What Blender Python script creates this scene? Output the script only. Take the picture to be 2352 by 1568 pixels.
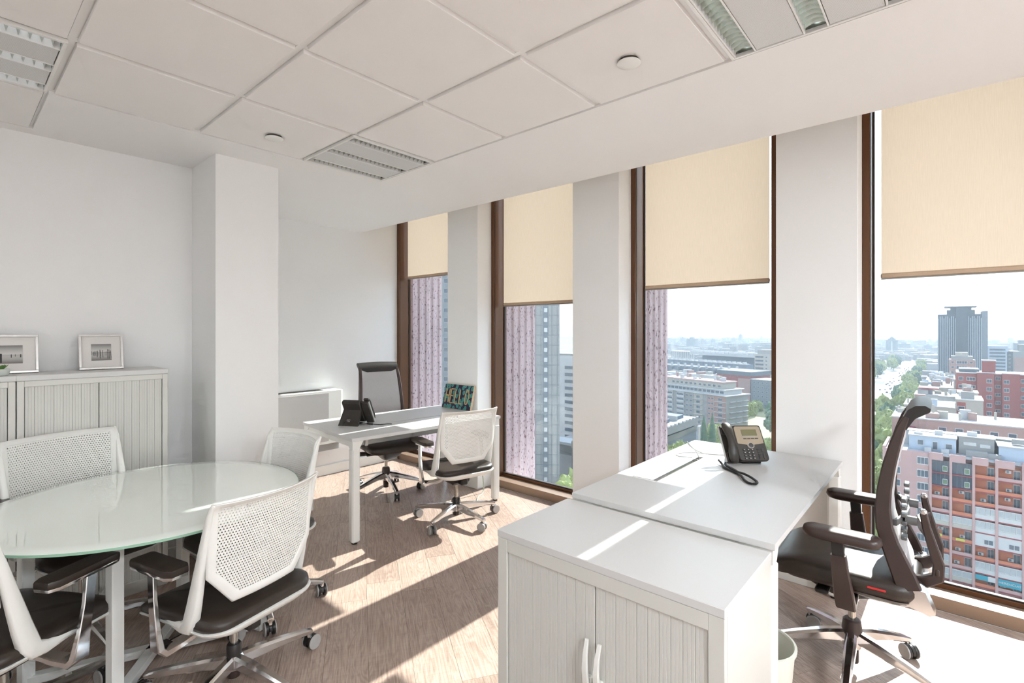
import bpy, bmesh, math, random
from mathutils import Vector, Matrix

R = math.radians
rnd = random.Random(11)
for o in list(bpy.data.objects):
    bpy.data.objects.remove(o, do_unlink=True)
scene = bpy.context.scene
COL = scene.collection

# ------------------------------------------------------------------ camera
cam_d = bpy.data.cameras.new('camera')
cam_d.sensor_width = 36.0
cam_d.lens = 36.0 * 1145.0 / 2352.0
cam_d.shift_y = -23.0 / 2352.0
cam_d.clip_start = 0.05
cam_d.clip_end = 9000.0
cam = bpy.data.objects.new('camera', cam_d)
cam.location = (0, 0, 1.5)
cam.rotation_euler = (R(90), 0, R(41.15 - 90))
COL.objects.link(cam)
scene.camera = cam

# ------------------------------------------------------------------ sky, sun, exposure
SKY_H, SKY_Z = 2.5, 1.5
world = bpy.data.worlds.new('sky')
scene.world = world
world.use_nodes = True
wt = world.node_tree
wt.nodes.clear()
w_tc = wt.nodes.new('ShaderNodeTexCoord')
w_sep = wt.nodes.new('ShaderNodeSeparateXYZ')
w_ramp = wt.nodes.new('ShaderNodeValToRGB')
w_bg = wt.nodes.new('ShaderNodeBackground')
w_out = wt.nodes.new('ShaderNodeOutputWorld')
wt.links.new(w_tc.outputs['Generated'], w_sep.inputs[0])
wt.links.new(w_sep.outputs['Z'], w_ramp.inputs[0])
wt.links.new(w_ramp.outputs[0], w_bg.inputs[0])
wt.links.new(w_bg.outputs[0], w_out.inputs[0])
e = w_ramp.color_ramp.elements
e[0].position = 0.0
e[0].color = (1.0, 1.0, 1.0, 1)
e[1].position = 1.0
e[1].color = (0.36, 0.50, 0.75, 1)
m_ = w_ramp.color_ramp.elements.new(0.22)
m_.color = (0.80, 0.90, 1.0, 1)
w_bg.inputs[1].default_value = SKY_H

sun_d = bpy.data.lights.new('sun', 'SUN')
sun_d.energy = 10.5
sun_d.angle = R(0.6)
sun_d.color = (1.0, 0.95, 0.90)
sun = bpy.data.objects.new('sun', sun_d)
sun_dir = Vector((-math.cos(R(38.0)), 0.012, -math.sin(R(38.0))))
sun.rotation_euler = sun_dir.to_track_quat('-Z', 'Y').to_euler()
sun.location = (30, 0, 30)
COL.objects.link(sun)

scene.view_settings.view_transform = 'Standard'
scene.view_settings.look = 'None'
scene.view_settings.gamma = 1.0
scene.view_settings.use_curve_mapping = False
scene.view_settings.exposure = 0.48
scene.cycles.use_denoising = True
scene.cycles.max_bounces = 7
scene.cycles.diffuse_bounces = 5
scene.cycles.glossy_bounces = 4
scene.cycles.transparent_max_bounces = 10
scene.cycles.use_adaptive_sampling = True
scene.cycles.adaptive_threshold = 0.12
scene.cycles.adaptive_min_samples = 12
scene.cycles.caustics_reflective = False
scene.cycles.caustics_refractive = False
scene.cycles.sample_clamp_indirect = 6.0

# ------------------------------------------------------------------ mesh helper
class MB:
    def __init__(s):
        s.v = []; s.f = []; s.m = None
    def add(s, vs, fs):
        o = len(s.v)
        if s.m is not None:
            vs = [tuple(s.m @ Vector(v)) for v in vs]
        s.v += [tuple(v) for v in vs]
        s.f += [tuple(i + o for i in f) for f in fs]
        return s
    def box(s, x0, x1, y0, y1, z0, z1, b=0.0):
        if x0 > x1: x0, x1 = x1, x0
        if y0 > y1: y0, y1 = y1, y0
        if z0 > z1: z0, z1 = z1, z0
        if b <= 0:
            vs = [(x, y, z) for x in (x0, x1) for y in (y0, y1) for z in (z0, z1)]
            return s.add(vs, [(0,1,3,2),(4,6,7,5),(0,4,5,1),(2,3,7,6),(0,2,6,4),(1,5,7,3)])
        b = min(b, (x1-x0)*.49, (y1-y0)*.49, (z1-z0)*.49)
        c = ((x0, x1), (y0, y1), (z0, z1)); vs = []; idx = {}
        for sx in (0,1):
            for sy in (0,1):
                for sz in (0,1):
                    sg = (sx, sy, sz)
                    for a in range(3):
                        p = [c[k][sg[k]] if k == a else c[k][sg[k]] + (b if sg[k] == 0 else -b) for k in range(3)]
                        idx[(sg, a)] = len(vs); vs.append(tuple(p))
        fs = []
        for a in range(3):
            u, w = [k for k in range(3) if k != a]
            for sa in (0,1):
                q = []
                for su, sw in ((0,0),(1,0),(1,1),(0,1)):
                    sg = [0,0,0]; sg[a] = sa; sg[u] = su; sg[w] = sw
                    q.append(idx[(tuple(sg), a)])
                fs.append(tuple(q))
            for su in (0,1):
                for sw in (0,1):
                    g0 = [0,0,0]; g0[u] = su; g0[w] = sw; g1 = list(g0); g1[a] = 1
                    g0 = tuple(g0); g1 = tuple(g1)
                    fs.append((idx[(g0,u)], idx[(g1,u)], idx[(g1,w)], idx[(g0,w)]))
        for sx in (0,1):
            for sy in (0,1):
                for sz in (0,1):
                    g = (sx,sy,sz); fs.append((idx[(g,0)], idx[(g,1)], idx[(g,2)]))
        return s.add(vs, fs)
    def loft(s, loops, cap0=True, cap1=True, closed=True):
        n = len(loops[0]); vs = [p for l in loops for p in l]; fs = []
        for i in range(len(loops)-1):
            for j in range(n if closed else n-1):
                k = (j+1) % n
                fs.append((i*n+j, i*n+k, (i+1)*n+k, (i+1)*n+j))
        if cap0: fs.append(tuple(reversed(range(n))))
        if cap1: fs.append(tuple((len(loops)-1)*n + j for j in range(n)))
        return s.add(vs, fs)
    def prism(s, poly, z0, z1):
        return s.loft([[(x, y, z0) for x, y in poly], [(x, y, z1) for x, y in poly]])
    def cyl(s, p0, p1, r0, r1=None, n=16):
        if r1 is None: r1 = r0
        return s.tube([p0, p1], [r0, r1], n)
    def tube(s, path, r, n=8, cap=True):
        P = [Vector(p) for p in path]
        rs = r if isinstance(r, (list, tuple)) else [r]*len(P)
        loops = []; nrm = None
        for i, p in enumerate(P):
            t = (P[min(i+1, len(P)-1)] - P[max(i-1, 0)]).normalized()
            if nrm is None:
                a = Vector((0,0,1)) if abs(t.z) < .9 else Vector((1,0,0))
                nrm = (a - t*a.dot(t)).normalized()
            else:
                nrm = (nrm - t*nrm.dot(t)).normalized()
            b = t.cross(nrm)
            loops.append([tuple(p + (nrm*math.cos(2*math.pi*k/n) + b*math.sin(2*math.pi*k/n))*rs[i]) for k in range(n)])
        return s.loft(loops, cap, cap)
    def bar(s, path, a, b, side=(1,0,0), ch=.3):
        """swept rectangle with chamfered corners; a = half size along side, b = half size across"""
        P = [Vector(p) for p in path]; S0 = Vector(side)
        A = a if isinstance(a, (list, tuple)) else [a]*len(P)
        B = b if isinstance(b, (list, tuple)) else [b]*len(P)
        loops = []
        for i, p in enumerate(P):
            t = (P[min(i+1, len(P)-1)] - P[max(i-1, 0)]).normalized()
            sd = (S0 - t*S0.dot(t)).normalized(); nm = t.cross(sd)
            c = min(A[i], B[i])*ch; lo = []
            for (x, y) in ((A[i]-c, B[i]), (A[i], B[i]-c), (A[i], -B[i]+c), (A[i]-c, -B[i]), (-A[i]+c, -B[i]), (-A[i], -B[i]+c), (-A[i], B[i]-c), (-A[i]+c, B[i])):
                lo.append(tuple(p + sd*x + nm*y))
            loops.append(lo)
        return s.loft(loops)
    def lathe(s, prof, n=24, c=(0,0,0)):
        loops = [[(c[0]+r*math.cos(2*math.pi*k/n), c[1]+r*math.sin(2*math.pi*k/n), c[2]+z) for k in range(n)] for r, z in prof]
        return s.loft(loops)
    def rloft(s, spec, n=6):
        """stack of rounded rectangles: (cx, cy, w, d, r, z[, f(x,y)->dz])"""
        loops = []
        for sp in spec:
            cx, cy, w, d, r, z = sp[:6]; fn = sp[6] if len(sp) > 6 else None
            l = rrect(cx, cy, w, d, r, n)
            loops.append([(x, y, z + (fn(x, y) if fn else 0)) for x, y in l])
        return s.loft(loops)
    def mesh(s, name, smooth=35):
        me = bpy.data.meshes.new(name)
        me.from_pydata(s.v, [], s.f)
        bm = bmesh.new(); bm.from_mesh(me)
        bmesh.ops.recalc_face_normals(bm, faces=bm.faces)
        bm.to_mesh(me); bm.free()
        if smooth:
            for p in me.polygons: p.use_smooth = True
            me.set_sharp_from_angle(angle=R(smooth))
        me.update()
        return me
    def build(s, name, mat, parent=None, smooth=35):
        return link(name, s.mesh(name, smooth), mat, parent)

def rrect(cx, cy, w, d, r, n=6):
    r = min(r, w*.499, d*.499); out = []
    for (sx, sy, a0) in ((1,1,0),(-1,1,90),(-1,-1,180),(1,-1,270)):
        for k in range(n+1):
            a = R(a0 + 90*k/n)
            out.append((cx + sx*(w/2-r) + r*math.cos(a), cy + sy*(d/2-r) + r*math.sin(a)))
    return out

def link(name, me, mat, parent=None, loc=None, rz=None, rot=None, scale=None):
    o = bpy.data.objects.new(name, me)
    COL.objects.link(o)
    if mat is not None and (not me.materials or me.materials[0] is None):
        me.materials.append(mat)
    if parent is not None: o.parent = parent
    if loc is not None: o.location = loc
    if rz is not None: o.rotation_euler = (0, 0, rz)
    if rot is not None: o.rotation_euler = rot
    if scale is not None: o.scale = scale
    return o

_cache = {}
def shared(key, fn, mat, name, parent=None, loc=None, rz=None, rot=None, scale=None, smooth=35):
    """object sharing mesh data between alike pieces"""
    k = (key, mat.name)
    if k not in _cache:
        b = MB(); fn(b); me = b.mesh(name, smooth); me.materials.append(mat); _cache[k] = me
    return link(name, _cache[k], None, parent, loc, rz, rot, scale)

def tag(o, label=None, cat=None, group=None, kind=None):
    if label: o['label'] = label
    if cat: o['category'] = cat
    if group: o['group'] = group
    if kind: o['kind'] = kind
    return o

def thing(name, label, cat, loc=(0,0,0), rz=0.0, group=None, kind=None):
    o = bpy.data.objects.new(name, None)
    o.empty_display_size = .05
    COL.objects.link(o)
    o.location = loc; o.rotation_euler = (0, 0, rz)
    return tag(o, label, cat, group, kind)

# ------------------------------------------------------------------ materials
MATS = {}
def M(name, col, rough=.5, metal=0.0, var=.04, vscale=6.0, bump=0.0, bscale=60.0, stretch=None, **kw):
    if name in MATS: return MATS[name]
    m = bpy.data.materials.new(name); m.use_nodes = True
    nt = m.node_tree; nt.nodes.clear()
    out = nt.nodes.new('ShaderNodeOutputMaterial'); bs = nt.nodes.new('ShaderNodeBsdfPrincipled')
    nt.links.new(bs.outputs[0], out.inputs[0])
    tc = nt.nodes.new('ShaderNodeTexCoord'); mp = nt.nodes.new('ShaderNodeMapping')
    nt.links.new(tc.outputs['Object'], mp.inputs[0])
    if stretch: mp.inputs['Scale'].default_value = stretch
    nz = nt.nodes.new('ShaderNodeTexNoise'); nz.inputs['Scale'].default_value = vscale; nz.inputs['Detail'].default_value = 4
    nt.links.new(mp.outputs[0], nz.inputs['Vector'])
    mx = nt.nodes.new('ShaderNodeMix'); mx.data_type = 'RGBA'
    c = Vector(col[:3])
    mx.inputs[6].default_value = (*[max(0, x*(1-var)) for x in c], 1)
    mx.inputs[7].default_value = (*[min(1, x*(1+var)) for x in c], 1)
    nt.links.new(nz.outputs['Fac'], mx.inputs[0]); nt.links.new(mx.outputs[2], bs.inputs['Base Color'])
    bs.inputs['Roughness'].default_value = rough; bs.inputs['Metallic'].default_value = metal
    for k, v in kw.items():
        bs.inputs[k.replace('_', ' ')].default_value = v
    if bump > 0:
        n2 = nt.nodes.new('ShaderNodeTexNoise'); n2.inputs['Scale'].default_value = bscale
        nt.links.new(mp.outputs[0], n2.inputs['Vector'])
        bp = nt.nodes.new('ShaderNodeBump'); bp.inputs['Strength'].default_value = bump; bp.inputs['Distance'].default_value = .002
        nt.links.new(n2.outputs['Fac'], bp.inputs['Height']); nt.links.new(bp.outputs[0], bs.inputs['Normal'])
    MATS[name] = m
    return m

WALL = M('wall_paint', (.87, .868, .862), .75, var=.012, vscale=1.5, bump=.05, bscale=180)
CEIL = M('ceiling_board', (.87, .86, .85), .8, var=.015, vscale=2)
TILE = M('ceiling_tile_face', (.85, .835, .82), .85, var=.02, vscale=3, bump=.08, bscale=300)
GRID = M('ceiling_runner_paint', (.86, .86, .85), .5, var=.02)
WHITEMET = M('white_powder_coat', (.82, .82, .79), .38, var=.015)
CABMET = M('cabinet_cream_steel', (.66, .655, .615), .3, var=.015, vscale=3)
SLAT = M('cabinet_slat_plastic', (.63, .625, .59), .45, var=.02, vscale=12)
LAM = M('white_laminate', (.66, .655, .645), .42, var=.012, vscale=2)
LAMEDGE = M('laminate_edge_band', (.74, .745, .735), .4, var=.02)
PLASTIC = M('white_chair_plastic', (.84, .835, .80), .42, var=.012)
LEATHER = M('dark_brown_leather', (.030, .021, .016), .36, var=.25, vscale=25, bump=.25, bscale=420)
CHROME = M('polished_aluminium', (.78, .78, .79), .12, 1.0, var=.04, vscale=10)
STEEL = M('brushed_steel_tube', (.55, .52, .47), .22, 1.0, var=.12, vscale=14)
BLACK = M('black_plastic', (.018, .015, .014), .42, var=.15, vscale=20, bump=.06, bscale=500)
BROWNPL = M('dark_brown_plastic', (.045, .028, .024), .36, var=.12, vscale=20)
SUNLITPL = M('sunlit_wheel_grey', (.17, .16, .155), .5, var=.12, vscale=30)  # wheels greyed to stand for the sunlight falling on them
TREAD = M('light_grey_wheel_ring', (.42, .41, .40), .45, var=.1, vscale=30)
BRONZE = M('bronze_anodised_frame', (.115, .046, .018), .33, .25, var=.18, vscale=5, stretch=(30, 30, .5))
BRONZE2 = M('bronze_sill_face', (.30, .205, .145), .38, .35, var=.08, vscale=4)
DARK = M('dark_gasket', (.02, .016, .014), .6)
GAPM = M('shadow_gap_dark', (.05, .045, .04), .8)
GREYMET = M('grey_metal', (.42, .43, .43), .4, .6, var=.06)
MESHF = None
GLASSG = M('white_backpainted_glass', (.87, .93, .86), .05, var=.01, vscale=1.0, Coat_Weight=1.0, Coat_Roughness=.02, Specular_IOR_Level=.6)
GLASSE = M('green_glass_edge', (.30, .52, .38), .12, var=.08)
EMPTYW = M('lumin_white', (.80, .80, .78), .4, var=.02)
REFL = M('louvre_aluminium', (.62, .64, .58), .25, .9, var=.05, vscale=20)

def perforated(name, col, hole, scale, rough=.5):
    m = bpy.data.materials.new(name); m.use_nodes = True; nt = m.node_tree
    bs = nt.nodes['Principled BSDF']; tc = nt.nodes.new('ShaderNodeTexCoord')
    vo = nt.nodes.new('ShaderNodeTexVoronoi'); vo.inputs['Scale'].default_value = scale; vo.inputs['Randomness'].default_value = 0.0
    nt.links.new(tc.outputs['Object'], vo.inputs['Vector'])
    rp = nt.nodes.new('ShaderNodeValToRGB'); rp.color_ramp.elements[0].position = .25; rp.color_ramp.elements[1].position = .35
    rp.color_ramp.elements[0].color = (*hole, 1); rp.color_ramp.elements[1].color = (*col, 1)
    nt.links.new(vo.outputs['Distance'], rp.inputs[0]); nt.links.new(rp.outputs[0], bs.inputs['Base Color'])
    bs.inputs['Roughness'].default_value = rough
    MATS[name] = m
    return m
PERF = perforated('perforated_light_panel', (.74, .745, .74), (.42, .42, .41), 420)

def woven(name, col, scale, rough=.8, dark=.7, sheen=.2):
    m = bpy.data.materials.new(name); m.use_nodes = True; nt = m.node_tree
    bs = nt.nodes['Principled BSDF']; tc = nt.nodes.new('ShaderNodeTexCoord')
    nz = nt.nodes.new('ShaderNodeTexNoise'); nz.inputs['Scale'].default_value = scale; nz.inputs['Detail'].default_value = 3
    nt.links.new(tc.outputs['Object'], nz.inputs['Vector'])
    mx = nt.nodes.new('ShaderNodeMix'); mx.data_type = 'RGBA'
    mx.inputs[6].default_value = (*[c*dark for c in col], 1); mx.inputs[7].default_value = (*[min(1, c*1.25) for c in col], 1)
    nt.links.new(nz.outputs['Fac'], mx.inputs[0]); nt.links.new(mx.outputs[2], bs.inputs['Base Color'])
    bp = nt.nodes.new('ShaderNodeBump'); bp.inputs['Strength'].default_value = .3; bp.inputs['Distance'].default_value = .001
    nt.links.new(nz.outputs['Fac'], bp.inputs['Height']); nt.links.new(bp.outputs[0], bs.inputs['Normal'])
    bs.inputs['Roughness'].default_value = rough; bs.inputs['Sheen Weight'].default_value = sheen
    MATS[name] = m
    return m
MESHF = woven('grey_mesh_fabric', (.50, .49, .50), 420)

def wood_floor():
    m = bpy.data.materials.new('oak_vinyl_plank'); m.use_nodes = True; nt = m.node_tree
    bs = nt.nodes['Principled BSDF']; N = nt.nodes.new; L = nt.links.new
    tc = N('ShaderNodeTexCoord'); oi = N('ShaderNodeObjectInfo')
    rot = N('ShaderNodeMapping'); rot.vector_type = 'POINT'; rot.inputs['Rotation'].default_value = (0, 0, R(-58))
    L(tc.outputs['Object'], rot.inputs[0])
    # shift per plank
    sh = N('ShaderNodeVectorMath'); sh.operation = 'MULTIPLY_ADD'
    cmb = N('ShaderNodeCombineXYZ'); L(oi.outputs['Random'], cmb.inputs[0]); L(oi.outputs['Random'], cmb.inputs[1])
    sh.inputs[1].default_value = (37.0, 91.0, 0); L(cmb.outputs[0], sh.inputs[0]); L(rot.outputs[0], sh.inputs[2])
    st = N('ShaderNodeVectorMath'); st.operation = 'MULTIPLY'; st.inputs[1].default_value = (1.1, 9.0, 1); L(sh.outputs[0], st.inputs[0])
    n1 = N('ShaderNodeTexNoise'); n1.inputs['Scale'].default_value = 1.3; n1.inputs['Detail'].default_value = 3; n1.inputs['Distortion'].default_value = .6
    L(st.outputs[0], n1.inputs['Vector'])
    # cathedral rings
    wv = N('ShaderNodeMath'); wv.operation = 'MULTIPLY'; wv.inputs[1].default_value = 15.0; L(n1.outputs['Fac'], wv.inputs[0])
    sn = N('ShaderNodeMath'); sn.operation = 'SINE'
    m2 = N('ShaderNodeMath'); m2.operation = 'MULTIPLY'; m2.inputs[1].default_value = 6.283; L(wv.outputs[0], m2.inputs[0]); L(m2.outputs[0], sn.inputs[0])
    # fine grain
    st2 = N('ShaderNodeVectorMath'); st2.operation = 'MULTIPLY'; st2.inputs[1].default_value = (5, 160, 1); L(sh.outputs[0], st2.inputs[0])
    n2 = N('ShaderNodeTexNoise'); n2.inputs['Scale'].default_value = 1.0; n2.inputs['Detail'].default_value = 5; L(st2.outputs[0], n2.inputs['Vector'])
    # saw marks across
    st3 = N('ShaderNodeVectorMath'); st3.operation = 'MULTIPLY'; st3.inputs[1].default_value = (120, 6, 1); L(sh.outputs[0], st3.inputs[0])
    n3 = N('ShaderNodeTexNoise'); n3.inputs['Scale'].default_value = 1.0; n3.inputs['Detail'].default_value = 2; L(st3.outputs[0], n3.inputs['Vector'])
    # broad tone
    n4 = N('ShaderNodeTexNoise'); n4.inputs['Scale'].default_value = 2.2; n4.inputs['Detail'].default_value = 2; L(sh.outputs[0], n4.inputs['Vector'])
    def mad(a, mul, add):
        q = N('ShaderNodeMath'); q.operation = 'MULTIPLY_ADD'; L(a, q.inputs[0]); q.inputs[1].default_value = mul
        if isinstance(add, float): q.inputs[2].default_value = add
        else: L(add, q.inputs[2])
        return q.outputs[0]
    v = mad(sn.outputs[0], .085, .38)
    v = mad(n2.outputs['Fac'], .80, v); v = mad(n3.outputs['Fac'], .22, v); v = mad(n4.outputs['Fac'], .35, v); v = mad(oi.outputs['Random'], .16, v)
    v = mad(v, 1.0, -.66)
    rp = N('ShaderNodeValToRGB'); L(v, rp.inputs[0])
    el = rp.color_ramp.elements
    el[0].position = .12; el[0].color = (.20, .136, .106, 1)
    el[1].position = .88; el[1].color = (.56, .45, .385, 1)
    k = el.new(.5); k.color = (.40, .30, .246, 1)
    L(rp.outputs[0], bs.inputs['Base Color'])
    bp = N('ShaderNodeBump'); bp.inputs['Strength'].default_value = .18; bp.inputs['Distance'].default_value = .001
    L(n2.outputs['Fac'], bp.inputs['Height']); L(bp.outputs[0], bs.inputs['Normal'])
    bs.inputs['Roughness'].default_value = .36; bs.inputs['Specular IOR Level'].default_value = .45
    MATS['oak'] = m
    return m
OAK = wood_floor()

def pane_material(name, tint=(.93, .97, .97), ior=1.5, extra=0.0):
    m = bpy.data.materials.new(name); m.use_nodes = True; nt = m.node_tree; nt.nodes.clear()
    out = nt.nodes.new('ShaderNodeOutputMaterial'); tr = nt.nodes.new('ShaderNodeBsdfTransparent'); gl = nt.nodes.new('ShaderNodeBsdfGlossy')
    fr = nt.nodes.new('ShaderNodeFresnel'); fr.inputs[0].default_value = ior
    mx = nt.nodes.new('ShaderNodeMixShader'); tr.inputs[0].default_value = (*tint, 1); gl.inputs['Roughness'].default_value = 0.0
    ns = nt.nodes.new('ShaderNodeTexNoise'); ns.inputs['Scale'].default_value = 3
    mr = nt.nodes.new('ShaderNodeMapRange'); mr.inputs[3].default_value = .96; mr.inputs[4].default_value = 1.0
    tc = nt.nodes.new('ShaderNodeTexCoord'); nt.links.new(tc.outputs['Object'], ns.inputs['Vector']); nt.links.new(ns.outputs['Fac'], mr.inputs[0])
    mc = nt.nodes.new('ShaderNodeMix'); mc.data_type = 'RGBA'; mc.blend_type = 'MULTIPLY'; mc.inputs[0].default_value = 1.0
    mc.inputs[6].default_value = (*tint, 1); nt.links.new(mr.outputs[0], mc.inputs[7]); nt.links.new(mc.outputs[2], tr.inputs[0])
    ge = nt.nodes.new('ShaderNodeNewGeometry'); fm = nt.nodes.new('ShaderNodeMath'); fm.operation = 'SUBTRACT'; fm.use_clamp = True
    nt.links.new(fr.outputs[0], fm.inputs[0]); nt.links.new(ge.outputs['Backfacing'], fm.inputs[1])
    nt.links.new(fm.outputs[0], mx.inputs[0]); nt.links.new(tr.outputs[0], mx.inputs[1]); nt.links.new(gl.outputs[0], mx.inputs[2])
    nt.links.new(mx.outputs[0], out.inputs[0])
    MATS[name] = m
    return m
PANE = pane_material('window_glass')

def blind_material():
    m = bpy.data.materials.new('beige_screen_fabric'); m.use_nodes = True; nt = m.node_tree; nt.nodes.clear()
    N = nt.nodes.new; L = nt.links.new
    out = N('ShaderNodeOutputMaterial'); df = N('ShaderNodeBsdfDiffuse'); tl = N('ShaderNodeBsdfTranslucent'); mx = N('ShaderNodeMixShader')
    tc = N('ShaderNodeTexCoord'); mp = N('ShaderNodeMapping'); mp.inputs['Scale'].default_value = (1, 260, 14); L(tc.outputs['Object'], mp.inputs[0])
    nz = N('ShaderNodeTexNoise'); nz.inputs['Scale'].default_value = 1; nz.inputs['Detail'].default_value = 3; L(mp.outputs[0], nz.inputs['Vector'])
    c = N('ShaderNodeMix'); c.data_type = 'RGBA'; c.inputs[6].default_value = (.62, .52, .42, 1); c.inputs[7].default_value = (.72, .62, .52, 1); L(nz.outputs['Fac'], c.inputs[0])
    c2 = N('ShaderNodeMix'); c2.data_type = 'RGBA'; c2.inputs[6].default_value = (.285, .228, .174, 1); c2.inputs[7].default_value = (.34, .276, .215, 1); L(nz.outputs['Fac'], c2.inputs[0])
    L(c.outputs[2], df.inputs[0]); L(c2.outputs[2], tl.inputs[0])
    mx.inputs[0].default_value = .52; L(df.outputs[0], mx.inputs[1]); L(tl.outputs[0], mx.inputs[2]); L(mx.outputs[0], out.inputs[0])
    MATS['blind'] = m
    return m
BLIND = blind_material()
HEM = M('blind_hem_beige', (.50, .37, .26), .6, var=.06, vscale=20)

def speckle(name, base, dark, scale=70):
    m = bpy.data.materials.new(name); m.use_nodes = True; nt = m.node_tree; N = nt.nodes.new; L = nt.links.new
    bs = nt.nodes['Principled BSDF']; tc = N('ShaderNodeTexCoord')
    mp = N('ShaderNodeMapping'); mp.inputs['Scale'].default_value = (1, 1, .55); L(tc.outputs['Object'], mp.inputs[0])
    n1 = N('ShaderNodeTexNoise'); n1.inputs['Scale'].default_value = scale; n1.inputs['Detail'].default_value = 2; L(mp.outputs[0], n1.inputs['Vector'])
    rp = N('ShaderNodeValToRGB'); rp.color_ramp.elements[0].position = .33; rp.color_ramp.elements[1].position = .42
    rp.color_ramp.elements[0].color = (*dark, 1); rp.color_ramp.elements[1].color = (*base, 1); L(n1.outputs['Fac'], rp.inputs[0])
    n2 = N('ShaderNodeTexNoise'); n2.inputs['Scale'].default_value = 5; n2.inputs['Detail'].default_value = 4; L(mp.outputs[0], n2.inputs['Vector'])
    mr = N('ShaderNodeMapRange'); mr.inputs[3].default_value = .8; mr.inputs[4].default_value = 1.15; L(n2.outputs['Fac'], mr.inputs[0])
    mx = N('ShaderNodeMix'); mx.data_type = 'RGBA'; mx.blend_type = 'MULTIPLY'; mx.inputs[0].default_value = 1; L(rp.outputs[0], mx.inputs[6]); L(mr.outputs[0], mx.inputs[7])
    L(mx.outputs[2], bs.inputs['Base Color']); bs.inputs['Roughness'].default_value = .85
    bp = N('ShaderNodeBump'); bp.inputs['Strength'].default_value = .4; bp.inputs['Distance'].default_value = .004
    L(n1.outputs['Fac'], bp.inputs['Height']); L(bp.outputs[0], bs.inputs['Normal'])
    MATS[name] = m
    return m
GRANITE = speckle('pink_speckled_concrete', (.60, .48, .50), (.22, .14, .155), 60)

# ------------------------------------------------------------------ room shell
CZ = 2.595                      # ceiling height
GX = [2.11 - .595*k for k in range(9)]       # ceiling grid lines
GY = [3.115 - .6125*k for k in range(11)]
XL, YF = GX[-1], GY[-1]
YB, YA = 3.83, 4.90             # rear wall by the cabinets, rear wall of the alcove
CX0, CX1, CY0 = 1.109, 1.491, 3.39           # column
PXI = 3.355                     # inner face of the pillars
PIL = [(3.366, 3.794), (1.862, 2.282), (.377, .791), (-1.125, -.705), (-2.62, -2.205)]   # pillars, Y ranges
OPEN = [(3.794, 4.90), (2.282, 3.366), (.791, 1.862), (-.705, .377), (-2.205, -1.125)]   # window openings; the last is unseen, added to let in light
BLINDZ = [2.124, 1.753, 1.832, 1.815, 1.85]

def clip_poly(poly, x0, x1, y0, y1):
    for ax, lim, sgn in ((0, x0, 1), (0, x1, -1), (1, y0, 1), (1, y1, -1)):
        out = []
        for i in range(len(poly)):
            p, q = poly[i], poly[(i+1) % len(poly)]
            dp, dq = (p[ax]-lim)*sgn, (q[ax]-lim)*sgn
            if dp >= 0: out.append(p)
            if dp*dq < 0:
                t = dp/(dp-dq); out.append((p[0]+(q[0]-p[0])*t, p[1]+(q[1]-p[1])*t))
        poly = out
        if len(poly) < 3: return []
    return poly

floor = tag(MB().box(XL-.1, 3.75, YF-.1, YA+.1, -.25, -.0035).build('floor', GAPM, smooth=0), kind='structure')
pw, pl = .192, 1.22
ca, sa = math.cos(R(58)), math.sin(R(58))
for i in range(-32, 34):
    off = rnd.random()*pl
    for j in range(-6, 8):
        u0, u1 = j*pl + off + .0006, (j+1)*pl + off - .0006
        v0, v1 = i*pw + .0006, (i+1)*pw - .0006
        q = [(.6 + u*ca - v*sa, .9 + u*sa + v*ca) for u, v in ((u0,v0),(u1,v0),(u1,v1),(u0,v1))]
        q = clip_poly(q, XL, 3.53, YF, YA)
        if len(q) < 3: continue
        ar = abs(sum(q[k][0]*q[(k+1)%len(q)][1]-q[(k+1)%len(q)][0]*q[k][1] for k in range(len(q))))*.5
        if ar < .002: continue
        # skip what lies under the solid rear walls
        if all((p[1] > YB and p[0] < CX0) for p in q): continue
        MB().prism(q, -.0032, 0).build('plank', OAK, floor, smooth=0)

def struct(name, mb, mat, smooth=0):
    return tag(mb.build(name, mat, smooth=smooth), kind='structure')
struct('wall_back', MB().box(CX1-.02, 3.60, YA, YA+.18, 0, 3.2), WALL)
struct('wall_back_left', MB().box(XL-.15, CX0, YB, YB+.18, 0, 2.75), WALL)
struct('wall_column', MB().box(CX0, CX1, CY0, YA+.05, 0, 2.7), WALL)
struct('wall_left', MB().box(XL-.18, XL, YF-.15, YB+.1, 0, 2.75), WALL)
struct('wall_front', MB().box(XL-.18, 3.72, YF-.18, YF, 0, 2.75), WALL)
# skirting of the alcove
bb = MB(); bb.box(CX1, 3.54, YA-.014, YA, 0, .105, .004)
struct('baseboard_back', bb, WHITEMET, 35)
bb = MB(); bb.box(XL, CX0, YB-.014, YB, 0, .09, .004); bb.box(CX0-.014, CX0, CY0, YB, 0, .09, .004); bb.box(CX0-.014, CX1+.014, CY0-.014, CY0, 0, .09, .004)
struct('baseboard_left', bb, WHITEMET, 35)

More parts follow.
